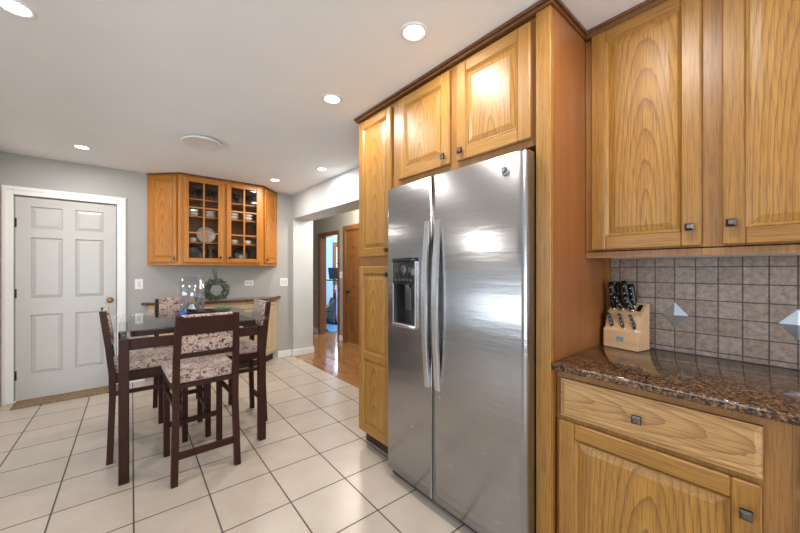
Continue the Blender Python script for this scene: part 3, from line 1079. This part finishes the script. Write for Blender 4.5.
def cup_tree(x, z, lab, mat, s=1.0, y=4.77):
    t = thing('cup', lab, 'cup', (x, y, z))
    MB().lathe([(0, 0), (0.026 * s, 0), (0.034 * s, 0.02 * s), (0.037 * s, 0.055 * s), (0.034 * s, 0.055 * s), (0.03 * s, 0.02 * s), (0, 0.006)], 20).build('cup_body', mat, t, loc=(0, 0, 0))
    MB().tube([(0.036 * s, 0, 0.045 * s), (0.055 * s, 0, 0.042 * s), (0.056 * s, 0, 0.02 * s), (0.034 * s, 0, 0.014 * s)], 0.004 * s, 8).build('cup_handle', mat, t, loc=(0, 0, 0))


cup_tree(0.70, 1.6402, 'white cup at the left end of the third shelf', china)
cup_tree(1.17, 1.6402, 'white cup right of the centre stile on the third shelf', china)
cup_tree(1.34, 1.6402, 'white cup at the right end of the third shelf', china)
cup_tree(1.17, 1.3925, 'small white cup at the bottom behind the right glass door', china, 0.9, 4.74)
cup_tree(1.38, 1.3925, 'white mug at the bottom right corner of glass cabinet', china, 1.0, 4.74)
pt = thing('pitcher', 'dark pitcher at the bottom behind the left glass door', 'pitcher', (0.90, 4.78, 1.3925))
MB().lathe([(0, 0), (0.05, 0), (0.062, 0.04), (0.055, 0.1), (0.036, 0.14), (0.042, 0.165), (0.039, 0.165), (0.03, 0.13), (0, 0.02)], 24).build('pitcher_body', dark_china, pt, loc=(0, 0, 0))
MB().tube([(0.04, 0, 0.15), (0.085, 0, 0.14), (0.09, 0, 0.08), (0.058, 0, 0.045)], 0.007, 8).build('pitcher_handle', dark_china, pt, loc=(0, 0, 0))
sp0 = MB().lathe([(0, 0), (0.06, 0), (0.085, 0.012), (0.085, 0.015), (0.06, 0.005), (0, 0.005)], 24)
tag(sp0.build('saucer', china, loc=(0.81, 4.735, 1.3925)), 'white saucer lying at the bottom behind left glass door', 'saucer')

# wreath hanging below the cabinet on a ribbon
wr = thing('wreath', 'green leafy wreath hanging on a ribbon over the buffet counter', 'wreath', (0.925, 4.615, 1.052))
ring = [(0.098 * math.cos(2 * PI * k / 40), 0, 0.098 * math.sin(2 * PI * k / 40)) for k in range(40)]
MB().tube(ring, 0.013, 8, closed=True).build('ring', plain('twig_brown', (64, 56, 40), 0.9), wr, loc=(0, 0, 0))
lf = MB()
random.seed(11)
for k in range(620):
    a = random.uniform(0, 2 * PI)
    rr = 0.100 + random.uniform(-0.024, 0.024)
    p = Vector((rr * math.cos(a), random.uniform(-0.03, 0.015), rr * math.sin(a)))
    tang = Vector((-math.sin(a), 0, math.cos(a)))
    out = Vector((math.cos(a), 0, math.sin(a)))
    d = (tang * -1.0 + out * random.uniform(-0.7, 1.1) + Vector((0, random.uniform(-0.8, 0.2), 0))).normalized()
    L, W = random.uniform(0.045, 0.085), random.uniform(0.007, 0.012)
    sd = d.cross(Vector((random.uniform(-1, 1), 1, random.uniform(-1, 1)))).normalized()
    nn = d.cross(sd).normalized() * 0.003
    if p.z + d.z * L < -0.13: d.z = abs(d.z) * 0.3
    lf.quad([p, p + d * L * 0.5 + sd * W + nn, p + d * L, p + d * L * 0.5 - sd * W + nn])
lf.build('leaves', leaf_m, wr, loc=(0, 0, 0))
MB().hexa([(-0.012, -0.012, 0.09), (-0.004, -0.002, 0.305), (-0.012, -0.009, 0.09), (-0.004, 0.001, 0.305), (0.012, -0.012, 0.09), (0.004, -0.002, 0.305), (0.012, -0.009, 0.09), (0.004, 0.001, 0.305)]).beam((-0.006, -0.014, 0.10), (-0.04, -0.016, 0.27), 0.012, 0.002, up=(0, 1, 0)).build('ribbon', ribbon_m, wr, loc=(0, 0, 0))

# ------------------------------------------------------------------ dining table
tb = thing('dining_table', 'counter-height dark brown table with a clear glass top', 'table', (0.435, 3.085, 0))
LX, LY, LW = 0.408, 0.44, 0.052
for sx in (-1, 1):
    for sy in (-1, 1):
        MB().box(sx * LX - LW / 2, sx * LX + LW / 2, sy * LY - LW / 2, sy * LY + LW / 2, 0, 0.876, bev=0.003).build('leg', esp, tb)
        MB().lathe([(0, 0), (0.012, 0), (0.012, 0.048), (0, 0.048)], 16).build('standoff', m_glass('standoff_acrylic', (0.94, 0.98, 0.97)) if (sx, sy) == (-1, -1) else bpy.data.materials['standoff_acrylic'], tb, loc=(sx * LX, sy * LY, 0.8762))
for s in (-1, 1):
    MB().box(-LX + LW / 2, LX - LW / 2, s * LY - 0.014, s * LY + 0.014, 0.806, 0.872, bev=0.003).build('apron', esp, tb)
    MB().box(s * LX - 0.014, s * LX + 0.014, -LY + LW / 2, LY - LW / 2, 0.806, 0.872, bev=0.003).build('apron', esp, tb)
ir = MB()
a, c = LX - 0.045, LY - 0.045
ir.box(-a, a, -c - 0.012, -c + 0.012, 0.880, 0.9235, bev=0.002).box(-a, a, c - 0.012, c + 0.012, 0.880, 0.9235, bev=0.002)
ir.box(-a - 0.012, -a + 0.012, -c - 0.012, c + 0.012, 0.880, 0.9235, bev=0.002).box(a - 0.012, a + 0.012, -c - 0.012, c + 0.012, 0.880, 0.9235, bev=0.002)
ir.build('top_frame', esp, tb)
MB().box(-0.455, 0.46, -0.487, 0.487, 0.9245, 0.9345, bev=0.002).build('glass_top', table_glass, tb)

# ------------------------------------------------------------------ dining chairs (front faces +y)
def make_chair():
    t = thing('dining_chair', '', 'chair')
    q, rx, ry = 0.036, 0.166, 0.215
    # rear posts: a straight leg, then a stile leaning back
    for s in (-1, 1):
        x = s * rx
        b = MB()
        sx = {0.0: 0.011, 1.022: -0.010}
        ys = [(-ry, 0.0), (-ry + 0.015, 0.45), (-ry + 0.012, 0.60), (-ry - 0.006, 0.78), (-ry - 0.036, 1.022)]
        rings = []
        for (y, z) in ys:
            xc = x + s * sx.get(z, 0.0)
            rings.append([b.bm.verts.new(p) for p in ((xc - q / 2, y - q / 2, z), (xc + q / 2, y - q / 2, z), (xc + q / 2, y + q / 2, z), (xc - q / 2, y + q / 2, z))])
        for A, B in zip(rings, rings[1:]):
            for k in range(4):
                b.bm.faces.new((A[k], A[(k + 1) % 4], B[(k + 1) % 4], B[k]))
        b.bm.faces.new(rings[0][::-1])
        b.bm.faces.new(rings[-1])
        b.build('leg', esp, t)
        MB().box(x - q / 2, x + q / 2, ry - q / 2, ry + q / 2, 0, 0.60, bev=0.002).build('leg', esp, t)
        MB().box(x - 0.011, x + 0.011, -ry + 0.03, ry - q / 2, 0.445, 0.472, bev=0.002).build('stretcher', esp, t)
    MB().box(-rx + q / 2 - 0.011, rx - q / 2 + 0.011, -ry - 0.008, -ry + 0.014, 0.150, 0.190, bev=0.002).build('stretcher', esp, t)
    MB().box(-rx + q / 2, rx - q / 2, ry - 0.011, ry + 0.011, 0.195, 0.230, bev=0.002).build('stretcher', esp, t)
    f = MB()
    f.box(-rx + q / 2, rx - q / 2, ry - 0.012, ry + 0.012, 0.545, 0.600).box(-rx + q / 2, rx - q / 2, -ry + 0.0, -ry + 0.024, 0.578, 0.602)
    for s in (-1, 1):
        f.box(s * rx - 0.012, s * rx + 0.012, -ry + 0.03, ry - q / 2, 0.545, 0.600)
    f.build('seat_frame', esp, t)
    MB().box(-0.150, 0.150, -0.20, -0.165, 0.602, 0.655, bev=0.012, seg=3).box(-0.195, 0.195, -0.175, 0.245, 0.602, 0.665, bev=0.022, seg=3).build('seat', fabric_m, t)
    # back: lower rail, wide top board, pad
    lean = math.atan2(0.030, 0.242)
    M = Matrix.Translation((0, -ry - 0.006, 0.78)) @ Matrix.Rotation(lean, 4, 'X')
    MB().box(-rx + q / 2, rx - q / 2, -0.012, 0.012, -0.018, 0.006, M=M, bev=0.002).build('lower_rail', esp, t)
    MB().box(-rx + q / 2, rx - q / 2, -0.014, 0.004, 0.125, 0.236, M=M, bev=0.002).build('top_board', esp, t)
    MB().box(-rx + q / 2 + 0.001, rx - q / 2 - 0.001, -0.006, 0.030, 0.008, 0.246, M=M, bev=0.010, seg=3).build('back_pad', fabric_m, t)
    return t


ch0 = make_chair()
CH = [((0.430, 2.622), 0.02, 'dark wooden dining chair with floral pad, its back to the viewer at the table front'),
      ((0.172, 3.145), -PI / 2, 'dark wooden dining chair on the door side of the table, back seen edge-on'),
      ((0.752, 3.125), PI / 2, 'dark wooden dining chair on the refrigerator side of the table, back toward the hall'),
      ((0.445, 3.690), PI, 'dark wooden dining chair behind the table, in front of the buffet cabinet')]
for i, ((x, y), rz, lab) in enumerate(CH):
    o = ch0 if i == 0 else copy_tree(ch0)
    o.location = (x, y, 0)
    o.rotation_euler = (0, 0, rz)
    tag(o, lab, 'chair', 'dining chairs around the glass table')

# ------------------------------------------------------------------ things on the table
ZT = 0.9350
tag(MB().box(0.358, 0.620, 3.073, 3.278, ZT, ZT + 0.018, bev=0.003).box(0.358, 0.620, 3.073, 3.080, ZT + 0.017, ZT + 0.03).box(0.358, 0.620, 3.271, 3.278, ZT + 0.017, ZT + 0.03).box(0.358, 0.365, 3.080, 3.271, ZT + 0.017, ZT + 0.03).box(0.613, 0.620, 3.080, 3.271, ZT + 0.017, ZT + 0.03).build('tray', plain('dark_tray_wood', (40, 26, 22), 0.3)),
    'dark wooden tray under the tall glass vase on the table', 'tray')
ZV = ZT + 0.0185
tag(MB().lathe([(0, 0), (0.088, 0), (0.088, 0.292), (0.083, 0.292), (0.083, 0.008), (0, 0.008)], 48).build('glass_vase', m_glass('vase_glass', (0.95, 0.97, 1.0), 0.0, 2.4), loc=(0.462, 3.175, ZV)),
    'tall clear glass cylinder vase standing on the table', 'vase')
random.seed(5)
cg = m_glass('crystal_glass', (0.92, 0.95, 1.0), 0.0, 2.0)
ct = thing('candle_holder', 'sparkling crystal candle holder with amber candle inside the tall glass vase', 'candle holder', (0.462, 3.175, ZV + 0.0085))
MB().lathe([(0, 0), (0.035, 0), (0.042, 0.02), (0.03, 0.06), (0.026, 0.06), (0.03, 0.02), (0, 0.01)], 10, smooth=False).build('cup', silver, ct, loc=(0, 0, 0))
for k in range(10):
    a = 2 * PI * k / 10
    t = bmesh.new()
    bmesh.ops.create_icosphere(t, subdivisions=1, radius=0.0165)
    b = MB()
    b._merge(t, 0, False, None)
    b.build('crystal_bead', cg if k % 2 else silver, ct, loc=(0.060 * math.cos(a), 0.060 * math.sin(a), 0.018 + (0.052 if k % 2 else 0.0)))
cn = MB().lathe([(0, 0.012), (0.022, 0.012), (0.022, 0.085), (0, 0.085)], 20).build('candle', candle_m, ct, loc=(0, 0, 0))
MB().tube([(0, 0, 0.085), (0.001, 0, 0.095)], 0.001, 6).build('wick', black_plastic, cn, loc=(0, 0, 0))
tag(MB().lathe([(0, 0), (0.021, 0), (0.025, 0.02), (0.024, 0.052), (0.021, 0.052), (0.022, 0.02), (0, 0.006)], 24).build('votive_glass', NT('cobalt_glass').set(color=srgb(44, 84, 150), rough=0.08, spec=0.6), loc=(0.383, 3.046, ZT)),
    'blue glass votive on the table left of the tray', 'votive')
gd = thing('serving_dish', 'shallow green dish on the table right of the tall glass vase', 'dish', (0.72, 3.33, ZT))
MB().lathe([(0, 0), (0.05, 0), (0.085, 0.028), (0.082, 0.03), (0.045, 0.006), (0, 0.006)], 28).build('dish_body', plain('sage_ceramic', (96, 122, 96), 0.3), gd, loc=(0, 0, 0))
sg = MB()
for k in range(40):
    a, e = random.uniform(0, 2 * PI), random.uniform(0.1, 0.7)
    p = Vector((random.uniform(-0.04, 0.04), random.uniform(-0.04, 0.04), 0.009))
    d = Vector((math.cos(a) * math.cos(e), math.sin(a) * math.cos(e), math.sin(e)))
    sd = d.cross(Vector((0, 0, 1))).normalized() * 0.008
    sg.quad([p, p + d * 0.02 + sd, p + d * 0.04, p + d * 0.02 - sd])
sg.build('greenery', leaf_m, gd, loc=(0, 0, 0))

# ------------------------------------------------------------------ knife block and knives
KB = Vector((1.897, 0.627, 0.9155))
KR = -PI / 2 - 0.22      # direction of the front edge
kb = thing('knife_block', 'pale wooden knife block full of knives in the counter corner', 'knife block', KB, KR)
prof = [(0, 0), (0, 0.086), (0.016, 0.098), (0.030, 0.162), (0.040, 0.174), (0.088, 0.222), (0.105, 0.218), (0.105, 0.0)]
t = MB()
W = 0.158
A = [t.bm.verts.new((0, y, z)) for y, z in prof]
B = [t.bm.verts.new((W, y, z)) for y, z in prof]
t.bm.faces.new(A)
t.bm.faces.new(B[::-1])
for k in range(len(prof)):
    k2 = (k + 1) % len(prof)
    t.bm.faces.new((A[k], B[k], B[k2], A[k2]))
t.build('block', block_wood, kb, loc=(0, 0, 0), recalc=True)
lab = MB().box(0.062, 0.096, -0.0012, 0.0, 0.036, 0.058).build('label', label_blue, kb)
MB().box(0.066, 0.092, -0.0018, -0.0012, 0.045, 0.049).box(0.068, 0.080, -0.0018, -0.0012, 0.040, 0.043).build('label_marks', label_ink, lab)
MB().beam((0.136, 0.050, 0.185), (0.136, 0.078, 0.213), 0.018, 0.004, up=(0, -0.64, 0.77)).build('slot', black_plastic, kb)


def knife(name, lab, base, d, L, w, group=None):
    """handle only shows: butt end up, blade down in the block. base in block-local coordinates"""
    Mk = Matrix.Translation(KB) @ Matrix.Rotation(KR, 4, 'Z')
    base, d = Vector(base), Vector(d).normalized()
    t = thing(name, lab, 'knife', Mk @ base, KR, group)
    h = MB()
    n = 7
    pts = [d * (L * k / (n - 1)) + Vector((0, 0.004 * math.sin(PI * k / (n - 1)), 0)) for k in range(n)]
    rr = [w * f for f in (0.75, 0.9, 1.0, 0.92, 0.95, 1.1, 0.8)]
    h.tube(pts, rr, 10)
    h.build('handle', black_plastic, t, loc=(0, 0, 0))
    MB().tube([-d * 0.006, d * 0.004], w * 0.82, 10).build('bolster', silver, t, loc=(0, 0, 0))
    for f in (0.3, 0.55, 0.8):
        p = d * (L * f)
        r = MB()
        r.lathe([(0, -w * 1.05), (0.0028, -w * 1.05), (0.0028, w * 1.05), (0, w * 1.05)], 8, M=Matrix.Translation(p) @ Matrix.Rotation(PI / 2, 4, 'X'))
        r.build('rivet', silver, t)


big = [((0.020, 0.055, 0.187 ), (-0.06, -0.10, 1), 0.105, 'large black-handled knife leftmost in the wooden block'),
       ((0.040, 0.070, 0.202 ), (-0.10, 0.02, 1), 0.092, 'black-handled knife at the rear left of the wooden block'),
       ((0.068, 0.046, 0.190 ), (-0.45, -0.12, 0.8), 0.062, 'short black handle between the tall knives of the wooden block'),
       ((0.086, 0.060, 0.192 ), (-0.10, -0.12, 1), 0.108, 'large black-handled knife near the middle of the wooden block'),
       ((0.104, 0.074, 0.206 ), (-0.14, 0.0, 1), 0.085, 'black-handled knife at the rear right of the wooden block'),
       ((0.112, 0.044, 0.188 ), (-0.36, -0.25, 1), 0.060, 'small black paring knife leaning on the tall middle knife')]
for base, d, L, lab in big:
    knife('kitchen_knife', lab, base, d, L * 1.3, 0.0135)
for x, lab in ((0.030, 'left'), (0.082, 'middle'), (0.134, 'right')):
    knife('steak_knife', f'black steak knife in the {lab} front slot of the wooden block', (x + 0.006, 0.016, 0.099), (-0.24, -0.22, 1), 0.074, 0.0072, 'steak knives in the front slots')

# ------------------------------------------------------------------ wall plates
def plate(name, lab, cat, loc, w, h, rockers, rz=0.0, slots=False):
    t = thing(name, lab, cat, loc, rz)
    MB().box(-w / 2, w / 2, -0.006, 0, -h / 2, h / 2, bev=0.002).build('cover_plate', white_trim, t, loc=(0, 0, 0))
    for x in rockers:
        if slots:
            b = MB().box(x - 0.014, x + 0.014, -0.008, -0.006, -0.017, 0.017, bev=0.001).build('socket', white_plastic, t, loc=(0, 0, 0))
            MB().box(x - 0.007, x + 0.007, -0.0085, -0.008, 0.004, 0.0065).box(x - 0.007, x + 0.007, -0.0085, -0.008, -0.0065, -0.004).build('slots', charcoal, b, loc=(0, 0, 0))
        else:
            MB().box(x - 0.016, x + 0.016, -0.010, -0.006, -0.032, 0.032, bev=0.002).build('rocker', white_plastic, t, loc=(0, 0, 0))


plate('light_switch', 'white single rocker switch on the wall beside the white door', 'light switch', (0.187, YB, 1.135), 0.075, 0.118, (0,))
plate('power_outlet', 'white sideways outlet on the wall right of the wreath', 'outlet', (1.402, YB, 1.118), 0.118, 0.075, (-0.022, 0.022), slots=True)
plate('light_switch', 'white double rocker switch on the wall next to the hall opening', 'light switch', (1.895, YB, 1.12), 0.118, 0.118, (-0.024, 0.024))
plate('light_switch', 'white double switch on the hall wall between the two brown door frames', 'light switch', (HX, 5.40, 1.21), 0.118, 0.118, (-0.024, 0.024), RZ)

# ------------------------------------------------------------------ ceiling fixtures
CAN = [(-0.341, 2.18, 'recessed ceiling light at the top left corner of the photo', 1), (1.082, 1.174, 'recessed ceiling light in front of the over-fridge cabinet doors', 1), (1.089, 1.987, 'recessed ceiling light in front of the tall pantry cabinet', 1),
       (-0.255, 4.26, 'recessed ceiling light above the white door', 1), (1.757, 3.437, 'recessed ceiling light nearest the header of the hall opening', 1), (1.518, 4.242, 'recessed ceiling light by the right end of the glass-door cabinet', 1),
       (1.10, 0.36, 'recessed ceiling light over the granite worktop, above the top edge of the photo', 1)]
CAN_POWER = 11.5


def can_light(x, y, lab):
    t = thing('recessed_light', lab, 'ceiling light', (x, y, CE), 0, 'recessed ceiling lights')
    MB().lathe([(0.066, 0.0), (0.066, -0.004), (0.060, -0.007), (0.049, -0.004), (0.049, 0.0)], 40).build('trim_ring', white_trim, t, loc=(0, 0, 0))
    MB().lathe([(0, -0.0035), (0.030, -0.0035), (0.049, -0.002), (0.049, -0.0005), (0, -0.0005)], 40).build('lens', lens_m, t, loc=(0, 0, 0))
    l = bpy.data.lights.new('can_lamp', 'AREA')
    l.shape = 'DISK'
    l.size = 0.09
    l.energy = CAN_POWER
    l.color = (1.0, 0.96, 0.90)
    o = bpy.data.objects.new('can_lamp', l)
    o.location = (0, 0, -0.012)
    COL.objects.link(o)
    o.parent = t


for x, y, lab, s in CAN:
    can_light(x, y, lab)
sp_ = thing('ceiling_speaker', 'round white disc fixture on the ceiling in front of the glass-door cabinet', 'ceiling fixture', (0.565, 3.36, CE))
MB().lathe([(0.118, -0.002), (0.118, -0.014), (0, -0.014)], 56).build('housing', white_trim, sp_, loc=(0, 0, 0.0015))
MB().lathe([(0, -0.016), (0.150, -0.016), (0.156, -0.020), (0.156, -0.028), (0.150, -0.033), (0.140, -0.031), (0, -0.029)], 56).build('cover', white_trim, sp_, loc=(0, 0, 0.0015))

# ------------------------------------------------------------------ hall doors and the room beyond
def casing(name, y0, y1, ztop, w=0.065):
    x0, x1 = HX - 0.018, HX
    struct(MB().box(x0, x1, y0 - w, y0, 0, ztop + w, bev=0.003).box(x0, x1, y1, y1 + w, 0, ztop + w, bev=0.003).box(x0, x1, y0, y1, ztop, ztop + w, bev=0.003)
           .box(x1, 3.265, y0, y0 + 0.012, 0, ztop).box(x1, 3.265, y1 - 0.012, y1, 0, ztop).box(x1, 3.265, y0 + 0.012, y1 - 0.012, ztop - 0.012, ztop).build(name, hall_v))


casing('trim_5', 5.50, 6.21, 1.975)
casing('trim_6', 4.48, 5.215, 2.01, w=0.085)
d2 = bpy.data.objects.new('door_2', None)
COL.objects.link(d2)
d2.location = (HX + 0.015, (4.492 + 5.203) / 2, 0.01)
d2.rotation_euler = (0, 0, RZ)
struct(d2)
tag(d2, 'brown oak six-panel door in the hall', 'door')
six_panel('slab', hall_v, hall_h, 0.705, 1.985, d2, [(0.20, 0.80), (0.98, 1.52), (1.66, 1.88)])
MB().lathe([(0, 0), (0.03, 0), (0.03, 0.006), (0.011, 0.012), (0.01, 0.03), (0.024, 0.04), (0.027, 0.052), (0.02, 0.064), (0, 0.066)], 20, M=Matrix.Rotation(PI / 2, 4, 'X')).build('door_knob', dark_metal, d2, loc=(-0.29, 0, 0.90))

tag(MB().box(3.40, 4.5, 6.2, 7.5, 0.0005, 0.010, bev=0.004).build('floor_mat', blue_mat_m), 'blue mat under the exercise bike in the far room', 'mat')
bk = thing('exercise_bike', 'black exercise bike with a console in the blue room beyond the hall', 'exercise bike', (3.55, 6.72, 0.0105), math.radians(35))
f = MB()
f.tube([(-0.45, 0, 0.30), (0.0, 0, 0.33), (0.35, 0, 0.45), (0.36, 0, 0.95)], [0.03, 0.035, 0.032, 0.028], 12)
f.tube([(-0.45, -0.25, 0.03), (-0.45, 0.25, 0.03)], 0.03, 10).tube([(0.48, -0.25, 0.03), (0.48, 0.25, 0.03)], 0.03, 10)
f.tube([(-0.45, 0, 0.03), (-0.42, 0, 0.32)], 0.028, 10).tube([(0.48, 0, 0.03), (0.35, 0, 0.46)], 0.028, 10).tube([(-0.22, 0, 0.3), (-0.32, 0, 0.78)], 0.024, 10)
f.build('frame', black_plastic, bk, loc=(0, 0, 0))
MB().lathe([(0, -0.03), (0.20, -0.03), (0.25, -0.018), (0.25, 0.018), (0.20, 0.03), (0, 0.03)], 36, M=Matrix.Translation((0.20, 0, 0.30)) @ Matrix.Rotation(PI / 2, 4, 'X')).build('flywheel', charcoal, bk, loc=(0, 0, 0))
MB().prism([(-0.28, 0.24), (0.12, 0.20), (0.36, 0.34), (0.40, 0.62), (0.30, 0.66), (0.16, 0.52), (-0.10, 0.46), (-0.28, 0.40)], -0.06, 0.06, bev=0.02, M=Matrix.Rotation(PI / 2, 4, 'X')).build('shroud', black_plastic, bk)
MB().box(-0.45, -0.20, -0.10, 0.10, 0.78, 0.84, bev=0.025, seg=3).build('saddle', rubber_m, bk)
MB().tube([(0.36, 0, 0.93), (0.40, 0, 1.05)], 0.022, 10).tube([(0.40, -0.2, 1.05), (0.40, 0.2, 1.05)], 0.016, 8).tube([(0.40, -0.2, 1.05), (0.22, -0.22, 1.08)], 0.016, 8).tube([(0.40, 0.2, 1.05), (0.22, 0.22, 1.08)], 0.016, 8).build('handlebar', black_plastic, bk)
MB().box(-0.18, 0.18, -0.012, 0.012, -0.14, 0.14, bev=0.006).build('console', black_plastic, bk, loc=(0.45, 0, 1.21), rot=(0.25, 0, PI / 2 * -1))
MB().beam((0.40, 0, 1.05), (0.445, 0, 1.12), 0.03, 0.03).build('console_bracket', charcoal, bk)
for s in (-1, 1):
    c = MB().beam((0.05, s * 0.05, 0.32), (0.05 + s * 0.14, s * 0.08, 0.32 - 0.06 * s), 0.022, 0.012).build('crank', pewter, bk)
    MB().box(-0.05, 0.05, -0.045, 0.045, -0.012, 0.012, bev=0.004).build('pedal', rubber_m, c, loc=(s * 0.07, s * 0.07, -0.03 * s))
MB().tube([(0.30, -0.05, 0.62), (0.30, -0.05, 0.86)], 0.034, 14).build('water_bottle', red_plastic, bk)

rl = thing('added_room_lamp', 'added unseen flush lamp on the ceiling of the blue room', 'ceiling light', (4.3, 6.6, CE))  # unseen lamp, added to brighten the blue walls
MB().lathe([(0, 0), (0.15, 0), (0.15, -0.02), (0.10, -0.07), (0, -0.085)], 36).build('lamp_shade', emit('added_room_lamp_glass', (1.0, 0.97, 0.92), 2.0), rl, loc=(0, 0, -0.0005))
l = bpy.data.lights.new('added_room_bulb', 'POINT')
l.energy, l.color, l.shadow_soft_size = 170, (1.0, 0.98, 0.94), 0.12
o = bpy.data.objects.new('added_room_bulb', l)
o.location = (0, 0, -0.22)
COL.objects.link(o)
o.parent = rl
# hall ceiling lamp, unseen, added to light the hall
hl = thing('added_hall_lamp', 'added unseen flush lamp on the hall ceiling', 'ceiling light', (2.75, 4.3, CE))
MB().lathe([(0, 0), (0.15, 0), (0.15, -0.02), (0.10, -0.07), (0, -0.085)], 36).build('lamp_shade', emit('added_hall_lamp_glass', (1.0, 0.88, 0.7), 2.0), hl, loc=(0, 0, -0.0005))
l = bpy.data.lights.new('added_hall_bulb', 'POINT')
l.energy, l.color, l.shadow_soft_size = 60, (1.0, 0.92, 0.8), 0.12
o = bpy.data.objects.new('added_hall_bulb', l)
o.location = (0, 0, -0.22)
COL.objects.link(o)
o.parent = hl
